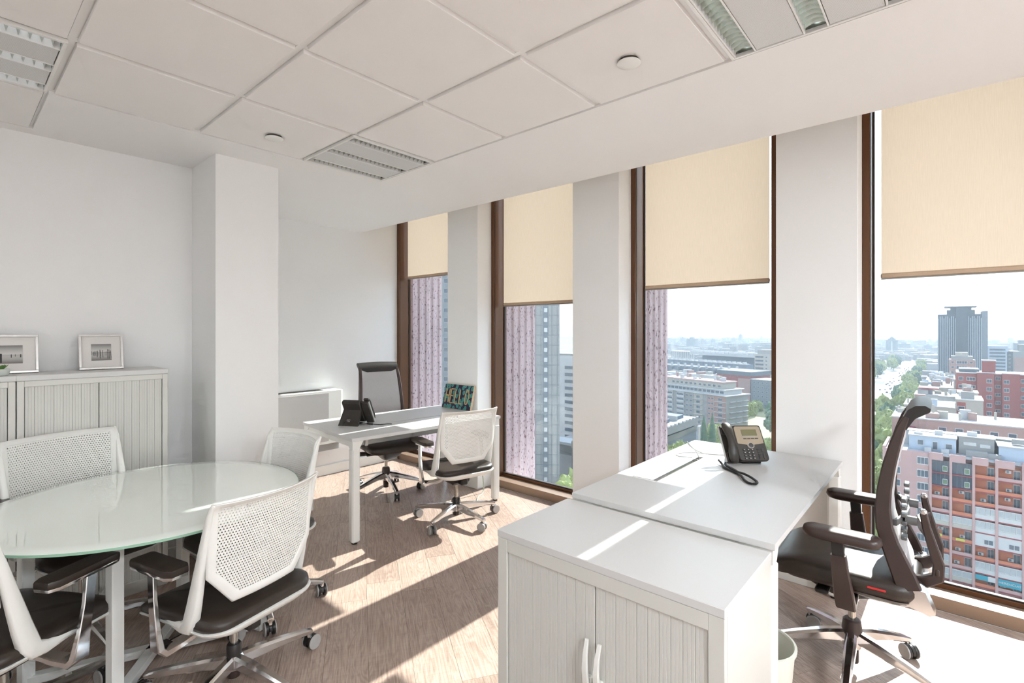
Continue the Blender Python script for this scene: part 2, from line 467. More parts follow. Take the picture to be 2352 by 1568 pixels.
# facade: lintel with pillars, plinths and outside ribs
wr = struct('wall_right', MB().box(PXI, 3.74, YF-.3, YA+.2, 3.15, 3.6).box(3.53, 3.80, YF-.3, YA+.2, -.5, -.002), WALL)
for (a, b) in PIL:
    MB().box(PXI, 3.66, a, b, 0, 3.16, .003).build('pillar', WALL, wr)
    MB().box(PXI-.006, 3.535, a-.006, b+.006, 0, .15, .002).build('plinth', WHITEMET, wr)
    # fluted precast rib outside
    y0, y1 = a + .015, b - .015
    prof = [(3.66, y0)]
    n = 5; w = (4.25-3.72)/n
    for k in range(n):
        x = 3.72 + k*w
        prof += [(x+.01, y0), (x+.028, y0+.013), (x+.052, y0+.013), (x+.07, y0)]
    prof += [(4.25, y0), (4.25, y1)]
    for k in range(n):
        x = 4.25 - k*w
        prof += [(x-.01, y1), (x-.028, y1-.013), (x-.052, y1-.013), (x-.07, y1)]
    prof += [(3.66, y1)]
    MB().prism(prof, -4.0, 6.0).build('facade_rib', GRANITE, wr, smooth=0)
prof = [(3.66, 4.92), (3.72, 4.92)]
for k in range(5):
    x = 3.72 + k*.106; prof += [(x+.01, 4.92), (x+.028, 4.933), (x+.052, 4.933), (x+.07, 4.92)]
prof += [(4.25, 4.92), (4.25, 5.3), (3.66, 5.3)]
MB().prism(prof, -4.0, 6.0).build('facade_rib', GRANITE, wr, smooth=0)

# windows
for n, (a, b) in enumerate(OPEN):
    w = thing('window_%d' % (n+1), None, None, (0, 0, 0), kind='structure')
    JN, JF = .070, .037                     # near and far jamb widths
    for (y0, y1) in ((a, a+JN), (b-JF, b)):
        MB().box(3.54, 3.72, y0, y1, .0, 3.15, .003).build('jamb', BRONZE, w)
        s = 1 if y0 == a else -1
        ye = y1 if s > 0 else y0
        MB().box(3.553, 3.560, min(ye, ye+s*.003), max(ye, ye+s*.003), .08, 3.12, .001).build('bead', DARK, w)
        MB().box(3.685, 3.698, min(ye, ye+s*.010), max(ye, ye+s*.010), .106, 3.12, .001).build('gasket', DARK, w)
    MB().box(3.54, 3.72, a+JN, b-JF, 3.10, 3.15, .003).build('head_frame', BRONZE, w)
    MB().box(3.535, 3.70, a+JN, b-JF, 0.0, .072, .003).build('sill', BRONZE2, w)
    MB().box(3.66, 3.72, a+JN, b-JF, .072, .098, .003).build('bottom_rail', BRONZE, w)
    MB().box(3.668, 3.69, a+JN, b-JF, .098, .106, .002).build('gasket', DARK, w)
    MB().box(3.700, 3.706, a+.05, b-.02, .09, 3.14).build('glass_pane', PANE, w, smooth=0)

BL = ['beige roller blind of the farthest narrow window, drawn shortest', 'beige roller blind in the second window from the far corner, drawn lowest',
      'beige roller blind in the window behind the near desk and phone', 'wide beige roller blind at the right above the black chair', 'beige roller blind of the unseen window added beyond the right edge']
for n, (a, b) in enumerate(OPEN):
    t = thing('roller_blind', BL[n], 'blind', (3.645, (a+b)/2, BLINDZ[n]), group='roller blinds at the office windows')
    y0, y1 = a + .106 - (a+b)/2, b - (.082 if n == 3 else .072) - (a+b)/2
    h = 3.10 - BLINDZ[n]
    cb = MB(); pts = 24
    vs = []; fs = []
    for k in range(pts+1):
        y = y0 + (y1-y0)*k/pts
        vs += [(.0012*math.sin(k*1.3), y, .024), (.0005*math.sin(k*.9), y, h)]
    for k in range(pts): fs.append((2*k, 2*k+2, 2*k+3, 2*k+1))
    cb.add(vs, fs); cb.build('fabric', BLIND, t)
    MB().box(-.008, .008, y0-.002, y1+.002, -.004, .026, .006).build('hem_bar', HEM, t)
    MB().box(-.009, .009, y0-.002, y1+.002, -.010, -.003, .003).build('bottom_rod', GREYMET, t)
    MB().cyl((.012, y0, h-.02), (.012, y1, h-.02), .02, n=16).build('roller_tube', GREYMET, t)

# ceiling
cl = MB()
cl.box(GX[0], 3.0, YF, YA, CZ, CZ+.13)
cl.box(GX[3], GX[0], GY[0], YA, CZ, CZ+.13)
cl.box(XL, GX[3], GY[0]+.6125, YB+.05, CZ, CZ+.13)
cl.box(XL, GX[0], YF, GY[0]+.6125, CZ+.10, CZ+.13)
cl.box(3.06, 3.72, YF, YA, CZ+.555, CZ+.58); cl.box(3.0, 3.06, YF, YA, CZ, CZ+.58)
ceiling = struct('ceiling', cl, CEIL)
def tile_mesh(b):
    w, d = .595, .6125
    def rc(i, z): return [(-w/2+i, -d/2+i, z), (w/2-i, -d/2+i, z), (w/2-i, d/2-i, z), (-w/2+i, d/2-i, z)]
    b.loft([rc(.003, .026), rc(.003, .017), rc(.0165, .017), rc(.0175, .0015), rc(.0190, 0)], True, True)
LIGHTS = [(0, 0), (3, 0), (0, 4), (3, 4), (6, 0), (6, 4), (0, 8), (3, 8), (6, 8)]   # (grid column, grid row)
cells = [(i, j) for i in range(8) for j in range(10)] + [(i, -1) for i in range(3, 8)]
for (i, j) in cells:
    if (i, j) in LIGHTS: continue
    x = GX[i] - .2975; y = (GY[j] if j >= 0 else GY[0] + .6125) - .30625
    shared('tile', tile_mesh, TILE, 'ceiling_tile', ceiling, (x, y, CZ), smooth=0)
for i in range(0, 9):
    y1 = GY[0] if i < 3 else GY[0] + .6125
    MB().box(GX[i]-.012, GX[i]+.012, YF, y1, CZ+.014, CZ+.03).build('grid_runner', GRID, ceiling, smooth=0)
for j in range(-1, 11):
    y = GY[0] + .6125 if j < 0 else GY[j]
    MB().box(XL, GX[3] if j < 0 else GX[0], y-.012, y+.012, CZ+.0145, CZ+.03).build('grid_runner', GRID, ceiling, smooth=0)

# ceiling lights: three louvred strips, two perforated panels
def blade(b):
    # one V shaped cross blade
    b.loft([[(-.0075, -.036, .0), (-.0075, .036, .0), (-.004, .036, .034), (-.004, -.036, .034)],
            [(.0075, -.036, .0), (.0075, .036, .0), (.004, .036, .034), (.004, -.036, .034)]])
def vblade(b):
    vs = []; n = 8
    lo = []
    for k in range(n+1):
        y = -.036 + .072*k/n; dip = .012*(1-(y/.036)**2)
        lo.append([(0, y, .002+dip), (.0085, y, .036), (-.0085, y, .036)])
    b.loft(lo)
def trough(b):
    prof = [(-.0375, .0), (-.037, .02), (-.031, .042), (-.018, .056), (0, .06), (.018, .056), (.031, .042), (.037, .02), (.0375, .0)]
    b.loft([[(-.285, y, z) for y, z in prof], [(.285, y, z) for y, z in prof]], False, False, closed=False)
    for x in (-.285, .285):
        b.add([(x, y, z) for y, z in prof], [tuple(range(len(prof)))])
def lframe(b):
    w, d, t = .289, .297, .012
    b.box(-w, w, -d, -d+t, -.003, .012, .001); b.box(-w, w, d-t, d, -.003, .012, .001)
    b.box(-w, -w+t, -d+t, d-t, -.003, .012, .001); b.box(w-t, w, -d+t, d-t, -.003, .012, .001)
    for y in (-.2435, .0, .2435):
        for s in (-1, 1):
            b.box(-w+t, w-t, y+s*.0375-.003, y+s*.0375+.003, -.002, .03, .001)
    b.box(-w, w, -d, d, .064, .07)
def ppanel(b): b.box(-.274, .274, -.079, .079, 0, .006, .001)
LLAB = {(0,0): 'square louvred ceiling light near the windows above the far desk', (3,0): 'louvred ceiling light at the upper left edge, its strips glowing', (0,4): 'large louvred ceiling light at the top right corner'}
LAMP_W = 0.25
FILL_W = {(3, 4): 6, (6, 0): 6, (6, 4): 4, (0, 8): 50, (3, 8): 85, (6, 8): 8}  # power of the unseen lights added to fill the room
def lamp(t, loc, sx, sy, w):
    ld = bpy.data.lights.new('tube_or_fill_light', 'AREA'); ld.shape = 'RECTANGLE'; ld.size = sx; ld.size_y = sy; ld.energy = w; ld.color = (.86, .94, 1.0)
    lo = bpy.data.objects.new('tube_or_fill_lamp', ld); COL.objects.link(lo); lo.parent = t; lo.location = loc
for n, (i, j) in enumerate(LIGHTS):
    t = thing('ceiling_light', LLAB.get((i, j), 'unseen louvred ceiling light added behind the camera for fill'), 'ceiling light',
              (GX[i]-.2975, GY[j]-.30625, CZ), group='recessed louvred ceiling lights')
    shared('lframe', lframe, EMPTYW, 'light_frame', t)
    for y in (-.2435, 0, .2435):
        tr = shared('trough', trough, REFL, 'reflector', t, (0, y, .002))
        if (i, j) in LLAB:
            for k in range(17):
                shared('blade', vblade, REFL, 'louvre_blade', tr, (-.256 + .032*k, 0, .0))
        if (i, j) in LLAB:
            lamp(t, (0, y, .05), .54, .02, LAMP_W if (i, j) == (3, 0) else LAMP_W*.2)
    if (i, j) not in LLAB:
        lamp(t, (0, 0, -.004), .5, .5, FILL_W[(i, j)])  # added fill panel below the fixture, not a tube
    for y in (-.12175, .12175):
        shared('ppanel', ppanel, PERF, 'perforated_panel', t, (0, y, 0), smooth=0)

for (x, y, lab) in ((1.229, 2.846, 'small white ceiling disc left of the far ceiling light'), (1.828, .971, 'white ceiling disc near the large light at the top right')):
    t = thing('ceiling_disc', lab, 'ceiling disc', (x, y, CZ), group='white ceiling discs')
    MB().lathe([(.030, 0), (.030, -.010), (.047, -.011), (.0475, -.014), (.044, -.0165), (.02, -.018), (.003, -.0182)], 40).build('cover', WHITEMET, t)
    MB().lathe([(.040, .001), (.040, -.0104), (.030, -.0104)], 32).build('shadow_ring', GAPM, t)

# ------------------------------------------------------------------ chairs
WS = (1.13, 1.13, 1.13)
def star_leg(b):
    leg_bar(b, 0)
def leg_bar(b, up):
    b.bar([(.028, 0, .104+up), (.10, 0, .102+up*.8), (.21, 0, .096+up*.42), (.305, 0, .086+up*.08), (.336, 0, .081)], [.021, .022, .019, .016, .015], [.028, .026, .019, .014, .010], side=(0, 1, 0), ch=.45)
    b.cyl((.328, 0, .085), (.328, 0, .058), .011, n=10)
def star_leg_high(b): leg_bar(b, .05)
def hood(b):
    b.cyl((0, 0, .058), (0, 0, .045), .008, n=8)
    lo = []
    for k in range(9):
        a = R(-10 + 200*k/8); lo.append([(-.012 + .027*math.cos(a), y, .029 + .027*math.sin(a)) for y in (-.006, .006)] )
    vs = [p for l in lo for p in l]
    b.loft([[l[0] for l in lo], [l[1] for l in lo]])
def wheel(b):
    b.m = Matrix.Rotation(R(90), 4, 'X')
    b.lathe([(.006, -.0075), (.024, -.0085), (.0275, -.0075), (.0285, -.004), (.0285, .004), (.0275, .0075), (.024, .0085), (.021, .0072), (.006, .0068)], 24)
def wheel_ring(b):
    b.m = Matrix.Rotation(R(90), 4, 'X')
    pr = [(.0235, -.0089), (.0278, -.0079), (.0287, -.0063), (.0287, -.0045)]
    b.lathe(pr, 24); 
def star_base(t, facing, phase, seed, disc=BLACK, up=0.0):
    rr = random.Random(seed)
    for k in range(5):
        a = R(phase + 72*k - (facing - 90))
        leg = shared('star_leg%.2f' % up, star_leg_high if up else star_leg, CHROME, 'base_leg', t, (0, 0, 0), a)
        sw = rr.uniform(0, 6.28)
        for s in (-1, 1):
            w = shared('wheel', wheel, disc, 'wheel', leg, (.328 - .012*math.cos(sw) - s*.0175*math.sin(sw), -.012*math.sin(sw) + s*.0175*math.cos(sw), .0325), sw, scale=WS)
        shared('hood', hood, BLACK, 'caster_hood', leg, (.328, 0, 0), sw, scale=WS)
        for s in (-1, 1):
            shared('ring%d' % s, (lambda s: (lambda b: ring_fn(b, s)))(s), TREAD, 'tread_ring', leg, (.328 - .012*math.cos(sw) - s*.0175*math.sin(sw), -.012*math.sin(sw) + s*.0175*math.cos(sw), .0325), sw, scale=WS)
    MB().lathe([(.034, .076+up*.6), (.038, .092+up), (.038, .122+up), (.030, .132+up)], 24).build('base_hub', CHROME, t)
    MB().lathe([(.025, .040), (.026, .044), (.026, .08+up)], 20).build('cylinder_foot', BROWNPL, t)
def ring_fn(b, s):
    b.m = Matrix.Rotation(R(90), 4, 'X')
    # local -z after rotation points to +y
    q = -1 if s > 0 else 1
    b.lathe([(.0225, q*.0087), (.0250, q*.0089), (.0282, q*.0080), (.0290, q*.0062), (.0290, q*.0035), (.0225, q*.0035)], 24)

# surface of the white chair back: x across, v up (0..1)
def wb(x, v):
    y = -.200 - .060*v + .062*(x/.235)**2*(.55 + .45*v)
    if v > .88: y -= .030*((v-.88)/.12)**2
    return (x, y, .485 + .405*v)
RING_O = [(-.238, 1.0), (.238, 1.0), (.232, .30), (.140, 0.0), (-.140, 0.0), (-.232, .30)]
RING_I = [(-.208, .945), (.208, .945), (.204, .345), (.116, .085), (-.116, .085), (-.204, .345)]
def inside(p, poly, m=0.0):
    for i in range(len(poly)):
        a, c = poly[i], poly[(i+1) % len(poly)]
        # polygon runs clockwise in (x, v) with v up: metres for v
        ax, ay, bx, by = a[0], a[1]*.405, c[0], c[1]*.405
        n = Vector((by-ay, -(bx-ax))); n.normalize()
        if (p[0]-ax)*n.x + (p[1]*.405-ay)*n.y < -m: return False
    return True
def back_ring(b):
    O, I = [], []
    segs = [18, 12, 8, 12, 8, 12]
    for i in range(6):
        for k in range(segs[i]):
            f = k/segs[i]
            for L_, P in ((O, RING_O), (I, RING_I)):
                p, q = P[i], P[(i+1) % 6]
                L_.append((p[0]+(q[0]-p[0])*f, p[1]+(q[1]-p[1])*f))
    n = len(O); loops = []
    def rnd_c(P, sgn, d):
        return [(wb(x, v)[0], wb(x, v)[1] + d, wb(x, v)[2]) for x, v in P]
    mid = [((o[0]+i[0])/2, (o[1]+i[1])/2) for o, i in zip(O, I)]
    lp = [rnd_c(I, 0, .003), rnd_c([(i[0]*.8+o[0]*.2, i[1]*.8+o[1]*.2) for o, i in zip(O, I)], 0, .008), rnd_c([(i[0]*.15+o[0]*.85, i[1]*.15+o[1]*.85) for o, i in zip(O, I)], 0, .008), rnd_c(O, 0, .003),
          rnd_c(O, 0, -.004), rnd_c([(i[0]*.15+o[0]*.85, i[1]*.15+o[1]*.85) for o, i in zip(O, I)], 0, -.009), rnd_c([(i[0]*.8+o[0]*.2, i[1]*.8+o[1]*.2) for o, i in zip(O, I)], 0, -.009), rnd_c(I, 0, -.004), rnd_c(I, 0, .003)]
    b.loft(lp, False, False)
def perf_panel(b):
    cw, chh = .0104, .0108/.405
    rows = int(.90/chh) + 2; cols = 46
    poly = [(x*1.03, v*1.0 + (.012 if v > .5 else -.012)) for x, v in RING_I]
    for r in range(rows):
        v0 = .06 + r*chh
        for c in range(-cols//2, cols//2 + 1):
            x0 = c*cw + (cw/2 if r % 2 else 0)
            q = [(x0, v0), (x0+cw, v0), (x0+cw, v0+chh), (x0, v0+chh)]
            if not all(inside(p, RING_I, .012) for p in q): continue
            xm = x0 + cw/2
            t = [(xm-.0039, v0+chh*.20), (xm+.0039, v0+chh*.20), (xm, v0+chh*.84)]
            P = [wb(*p) for p in q + t]
            F = [(0,1,5,4), (1,2,6,5), (2,3,6), (3,0,4,6)]
            o = len(P)
            P2 = [(x, y-.0028, z) for x, y, z in P]
            b.add(P + P2, F + [tuple(i+o for i in reversed(f)) for f in F] + [(4,5,5+o,4+o), (5,6,6+o,5+o), (6,4,4+o,6+o)])
def upright(b, s):
    p0, p1 = Vector(wb(s*.237, 1.0)), Vector((s*.234, -.094, .438))
    path = [p0, p0.lerp(p1, .10) + Vector((0, .010, 0)), p0.lerp(p1, .35) + Vector((0, .008, 0)), p0.lerp(p1, .60) + Vector((0, .004, 0)), p0.lerp(p1, .85), p1, Vector((s*.232, -.078, .412)), Vector((s*.230, -.040, .401)), Vector((s*.226, .02, .398)), Vector((s*.222, .10, .398))]
    b.bar(path, [.005, .009, .012, .014, .016, .018, .019, .018, .015, .010], [.006, .010, .016, .022, .028, .031, .030, .023, .015, .008], side=(1, 0, 0), ch=.4)
def w_cushion(b):
    f = lambda x, y: -.050*max(0, (y-.14)/.15)**2 - .010*(1-(x/.24)**2)*(1 if y < .1 else .4)
    b.rloft([(0, .035, .42, .46, .06, .398), (0, .035, .468, .508, .08, .402, f), (0, .035, .482, .522, .085, .418, f), (0, .035, .476, .516, .085, .436, f), (0, .035, .44, .48, .08, .4475, f), (0, .035, .34, .38, .07, .4495, f), (0, .035, .16, .20, .05, .4500, f), (0, .035, .04, .08, .015, .4500, f)], 6)
def w_pan(b):
    f = lambda x, y: -.045*max(0, (y-.14)/.16)**2
    b.rloft([(0, .0, .15, .18, .04, .335), (0, .0, .26, .30, .06, .345), (0, .02, .40, .46, .08, .368, f), (0, .03, .478, .528, .09, .392, f), (0, .032, .490, .538, .092, .402, f), (0, .032, .480, .528, .088, .404, f)], 6)
def w_mech(b):
    b.box(-.085, .085, -.09, .13, .285, .345, .02); b.box(-.03, .03, -.14, -.06, .29, .34, .01)
    b.cyl((-.10, .06, .31), (-.235, .06, .312), .007, n=8)
    b.box(-.262, -.22, .035, .085, .306, .318, .005)
def w_armpost(b, s):
    b.bar([(s*.11, .03, .318), (s*.20, .03, .306), (s*.262, .032, .302), (s*.281, .036, .318), (s*.283, .050, .40), (s*.280, .070, .50), (s*.274, .086, .605)],
          [.022, .026, .029, .030, .022, .019, .020], [.010, .012, .014, .013, .009, .008, .008], side=(0, 1, 0), ch=.3)
PADP = [(-.045, -.10), (-.030, -.128), (.030, -.128), (.045, -.10), (.045, .118), (.038, .128), (-.038, .128), (-.045, .118)]
def pad_poly(s, k): return [(s*.268 + x*k, .045 + y*(1-(1-k)*.4)) for x, y in PADP]
def w_pad(b, s):
    b.loft([[(x, y, z) for x, y in pad_poly(s, k)] for k, z in ((.96, .6195), (1.0, .623), (1.0, .639), (.96, .644), (.86, .6455))])
def w_padplate(b, s):
    b.loft([[(x, y, z) for x, y in pad_poly(s, k)] for k, z in ((.80, .605), (.96, .609), (.985, .617), (.98, .6198))])
def white_chair(label, x, y, facing, zs, phase, seed, disc=BLACK, ady=0.0):
    t = thing('white_task_chair', label, 'chair', (x, y, 0), R(facing-90), 'white perforated task chairs')
    dz = zs - .45
    def P(key, fn, mat, name, smooth=35): return shared('w_'+key, fn, mat, name, t, (0, 0, dz), smooth=smooth)
    P('cushion', w_cushion, LEATHER, 'seat', 60)
    P('pan', w_pan, PLASTIC, 'seat_pan', 50)
    bk = P('ring', back_ring, PLASTIC, 'back_frame', 50)
    o = shared('w_perf', perf_panel, PLASTIC, 'perforated_back', t, (0, 0, dz), smooth=30)
    for s in (-1, 1):
        shared('w_up%d' % s, lambda b, s=s: upright(b, s), PLASTIC, 'back_upright', t, (0, 0, dz), smooth=50)
        ap = shared('w_ap%d' % s, lambda b, s=s: w_armpost(b, s), CHROME, 'arm_post', t, (0, ady, dz), smooth=40)
        pd = shared('w_pad%d' % s, lambda b, s=s: w_pad(b, s), LEATHER, 'arm_pad', t, (0, ady, dz), smooth=40)
        shared('w_pp%d' % s, lambda b, s=s: w_padplate(b, s), CHROME, 'pad_plate', pd, smooth=40)
    P('mech', w_mech, BLACK, 'mechanism')
    MB().lathe([(.0145, .10), (.0145, .30+dz)], 20).build('gas_lift', STEEL, t)
    MB().lathe([(.024, .115), (.0285, .12), (.0285, .172), (.025, .178), (.016, .179)], 24).build('collar', BLACK, t)
    star_base(t, facing, phase, seed, disc)
    return t

white_chair('white perforated chair seen from behind at the front of the glass table', .818, 2.284, 105, .430, 286, 3)
white_chair('white perforated chair with brown seat at the left front, cut by the frame edge', .150, 2.60, 32, .448, 22, 4)
white_chair('white perforated chair behind the glass table, before the left cabinets', .455, 3.195, 284, .535, 278, 5, ady=-.08)
white_chair('white perforated chair right of the glass table, facing it', 1.135, 2.835, 187, .475, 330, 6)
white_chair('white perforated chair standing in sunlight at the far desk, back to camera', 2.705, 2.955, 76, .465, 50, 7, SUNLITPL)

# black chairs -------------------------------------------------------------
BPROF = [(-.205, .460), (-.190, .505), (-.168, .56), (-.145, .62), (-.128, .68), (-.122, .75), (-.128, .83), (-.142, .92), (-.162, 1.01), (-.180, 1.075), (-.196, 1.115), (-.219, 1.142), (-.246, 1.158)]
def bw(z):
    return .225 - .045*max(0, (z-.45)/.70)
def b_rail(b, s):
    path = [(s*bw(z), y, z) for y, z in BPROF[:11]]
    n = len(path)
    b.bar(path, [.014]*n, [.040, .038, .034, .030, .028, .026, .024, .022, .019, .015, .010], side=(1, 0, 0), ch=.4)
def b_toprail(b):
    lo = []
    for k in range(13):
        x = (-1 + 2*k/12); w = bw(1.13) + .012
        c = .012*(1-x*x)
        lo.append([(x*w, y - c*.3, z + c*.6) for y, z in ((-0.178, 1.075), (-0.184, 1.110), (-0.200, 1.145), (-0.224, 1.163), (-0.252, 1.166), (-0.269, 1.155), (-0.267, 1.142), (-0.246, 1.128), (-0.222, 1.112), (-0.206, 1.085), (-0.196, 1.066))])
    b.loft(lo)
def b_mesh(b):
    vs = []; fs = []; nx = 14; rows = BPROF[1:11]
    for y, z in rows:
        for k in range(nx+1):
            u = -1 + 2*k/nx
            vs.append((u*(bw(z)-.004), y + .008 - .028*(1-u*u)*(1 if z < 1.05 else .4), z))
    for i in range(len(rows)-1):
        for k in range(nx):
            a = i*(nx+1)+k; fs.append((a, a+1, a+nx+2, a+nx+1))
    n = len(vs)
    v2 = [(x, y-.006, z) for x, y, z in vs]
    b.add(vs + v2, fs + [tuple(i+n for i in reversed(f)) for f in fs])
def b_lumbar(b):
    b.bar([(-.20, -0.160, .70), (-.10, -0.187, .70), (0, -0.195, .70), (.10, -0.187, .70), (.20, -0.160, .70)], [.012]*5, [.007]*5, side=(0, 0, 1))
    for x in (-.13, .13):
        for z in (.63, .66, .69, .72, .75, .78):
            b.box(x-.028, x+.028, -0.197, -0.177, z-.007, z+.007, .003)
        b.cyl((x, -0.190, .70), (x, -0.227, .70), .018, n=12)
def b_bracket(b, s):
    b.bar([(s*.10, -.205, .455), (s*.105, -.250, .462), (s*.11, -.290, .492), (s*.115, -.292, .545), (s*.12, -.274, .61), (s*.125, -.256, .68), (s*.125, -.246, .735)], [.014, .015, .015, .014, .013, .012, .012], [.022, .022, .021, .018, .016, .014, .012], side=(1, 0, 0), ch=.35)
def b_bracket_x(b):
    b.box(-.13, .13, -.302, -.275, .495, .535, .01)
def b_bracket_y(b):
    b.bar([(-.125, -.262, .66), (-.06, -.242, .665), (0, -.232, .668), (.06, -.242, .665), (.125, -.262, .66)], [.02]*5, [.010]*5, side=(0, 0, 1))
def b_caps(b, s):
    b.box(s*.125-.013, s*.125+.013, -.258, -.233, .728, .752, .007)
def b_seat(b):
    f = lambda x, y: -.028*max(0, (y-.12)/.16)**2 - .006*(1-min(1, (x/.25)**2))
    b.rloft([(0, .02, .44, .46, .06, .405, f), (0, .02, .490, .510, .08, .412, f), (0, .02, .508, .528, .085, .436, f), (0, .02, .508, .528, .085, .452, f), (0, .02, .496, .516, .085, .468, f), (0, .02, .46, .48, .08, .477, f), (0, .02, .34, .36, .06, .4795, f), (0, .02, .1, .1, .03, .480, f)], 6)
def b_seatpan(b):
    b.rloft([(0, .0, .30, .32, .06, .37), (0, .01, .46, .48, .08, .392), (0, .015, .49, .51, .085, .408)], 5)
def b_mech(b):
    b.loft([[(x, y, z) for x, y in rrect(0, .03, w, d, .03, 4)] for w, d, z in ((.10, .12, .285), (.16, .24, .32), (.20, .34, .372))])
    b.box(.08, .22, .06, .11, .345, .365, .006); b.box(-.22, -.08, .06, .11, .345, .365, .006)
def b_link(b):
    b.bar([(0, -.02, .345), (0, -.10, .352), (0, -.16, .372), (0, -.222, .405), (0, -.258, .398)], [.10, .12, .15, .17, .165], [.018, .018, .022, .034, .022], side=(1, 0, 0), ch=.35)
def b_heel(b, s):
    b.loft([[(s*.145, -.185, .395), (s*.145, -.268, .372), (s*.145, -.284, .384), (s*.145, -.252, .466), (s*.145, -.180, .466)], [(s*.226, -.185, .402), (s*.226, -.266, .379), (s*.226, -.282, .391), (s*.226, -.252, .466), (s*.226, -.180, .466)]])
def b_armpost(b, s):
    b.bar([(s*.08, -.01, .355), (s*.20, -.01, .345), (s*.272, -.008, .350), (s*.294, -.004, .40), (s*.302, .006, .48), (s*.305, .014, .560)], [.026, .030, .034, .034, .030, .027], [.012, .014, .016, .015, .014, .014], side=(0, 1, 0), ch=.3)
def b_armsleeve(b, s):
    b.bar([(s*.305, .012, .540), (s*.305, .018, .622)], [.021, .021], [.010, .010], side=(0, 1, 0))
def b_pad(b, s):
    cx, cy = s*.302, .005
    b.rloft([(cx, cy, .06, .20, .028, .614), (cx, cy, .088, .25, .035, .622), (cx, cy, .098, .268, .04, .636), (cx, cy, .092, .260, .04, .652), (cx, cy, .066, .235, .03, .658), (cx, cy, .03, .19, .014, .660)], 5)
def black_chair(label, x, y, facing, dz, phase, seed, red):
    t = thing('black_task_chair', label, 'chair', (x, y, 0), R(facing-90), 'black mesh-back task chairs')
    def P(key, fn, mat, name, parent=None, smooth=40): return shared('b_'+key, fn, mat, name, parent or t, None if parent else (0, 0, dz), smooth=smooth)
    P('seat', b_seat, LEATHER, 'seat', smooth=60); P('pan', b_seatpan, BROWNPL, 'seat_pan')
    for s in (-1, 1):
        P('rail%d' % s, lambda b, s=s: b_rail(b, s), BROWNPL, 'back_rail')
        P('brk%d' % s, lambda b, s=s: b_bracket(b, s), BROWNPL, 'rear_bracket')
        ap = P('arm%d' % s, lambda b, s=s: b_armpost(b, s), BROWNPL, 'arm_post')
        P('slv%d' % s, lambda b, s=s: b_armsleeve(b, s), BLACK, 'arm_sleeve', ap)
        P('apad%d' % s, lambda b, s=s: b_pad(b, s), BROWNPL, 'arm_pad', smooth=60)
    P('top', b_toprail, BLACK, 'top_rail', smooth=60); P('mesh', b_mesh, MESHF, 'mesh_back', smooth=80)
    P('lum', b_lumbar, M('dark_grey_plastic', (.12, .12, .12), .35), 'lumbar_support'); P('brx', b_bracket_x, BROWNPL, 'bracket_bridge'); P('bry', b_bracket_y, BROWNPL, 'bracket_bridge'); P('cap1', lambda b: b_caps(b, 1), CHROME, 'bracket_cap'); P('cap-1', lambda b: b_caps(b, -1), CHROME, 'bracket_cap')
    P('mech', b_mech, BLACK, 'mechanism'); P('link', b_link, CHROME, 'back_link'); P('heel1', lambda b: b_heel(b, 1), CHROME, 'back_heel'); P('heel-1', lambda b: b_heel(b, -1), CHROME, 'back_heel')
    if red:
        MB().box(-.258, -.252, -.135, -.075, .438+dz, .446+dz, .002).build('red_tab', M('red_tab', (.55, .02, .02), .5), t)
    MB().lathe([(.0145, .10), (.0145, .30+dz)], 20).build('gas_lift', STEEL, t)
    MB().lathe([(.040, .166), (.040, .175), (.034, .222), (.028, .228), (.016, .229)], 28).build('collar', BROWNPL, t)
    star_base(t, facing, phase, seed, BLACK, .05)
    return t
black_chair('black mesh-back chair in profile at the near desk, by the right window', 2.66, .32, 91, .05, 39, 21, True)
black_chair('black mesh-back chair behind the far desk, grey back towards camera', 2.751, 3.978, 256, .03, 252, 22, False)

# ------------------------------------------------------------------ round glass table
tb = thing('glass_table', 'round pale green glass table on white square legs', 'table', (.647, 2.773, 0))
MB().lathe([(.585, .7285), (.612, .7285), (.6175, .731), (.6175, .7375), (.612, .740), (.55, .7402), (.3, .7402), (.05, .7402)], 96).build('glass_top', GLASSG, tb, smooth=40)
ring = MB(); n = 128
ring.loft([[(r*math.cos(2*math.pi*k/n), r*math.sin(2*math.pi*k/n), z) for k in range(n)] for r, z in ((.6174, .7295), (.6202, .7305), (.6202, .738), (.6174, .7392))], False, False)
ring.build('glass_edge', GLASSE, tb, smooth=60)
LEGS = [(-.192, -.273), (-.412, .157), (.193, .273), (.413, -.157)]
for i, (x, y) in enumerate(LEGS):
    a = math.atan2(LEGS[0][1], LEGS[0][0])
    l = MB(); l.box(-.0225, .0225, -.0225, .0225, 0, .700, .003)
    o = l.build('leg', WHITEMET, tb); o.location = (x, y, 0); o.rotation_euler = (0, 0, R(20))
for (p, q) in ((LEGS[0], LEGS[2]), (LEGS[1], LEGS[3])):
    for z0, z1, nm in ((.012, .046, 'floor_bar'), (.700, .7285, 'top_bar')):
        b = MB(); b.bar([(p[0], p[1], (z0+z1)/2), (q[0], q[1], (z0+z1)/2)], .022, (z1-z0)/2, side=(p[1]-q[1], q[0]-p[0], 0), ch=.1)
        b.build(nm, WHITEMET, tb)

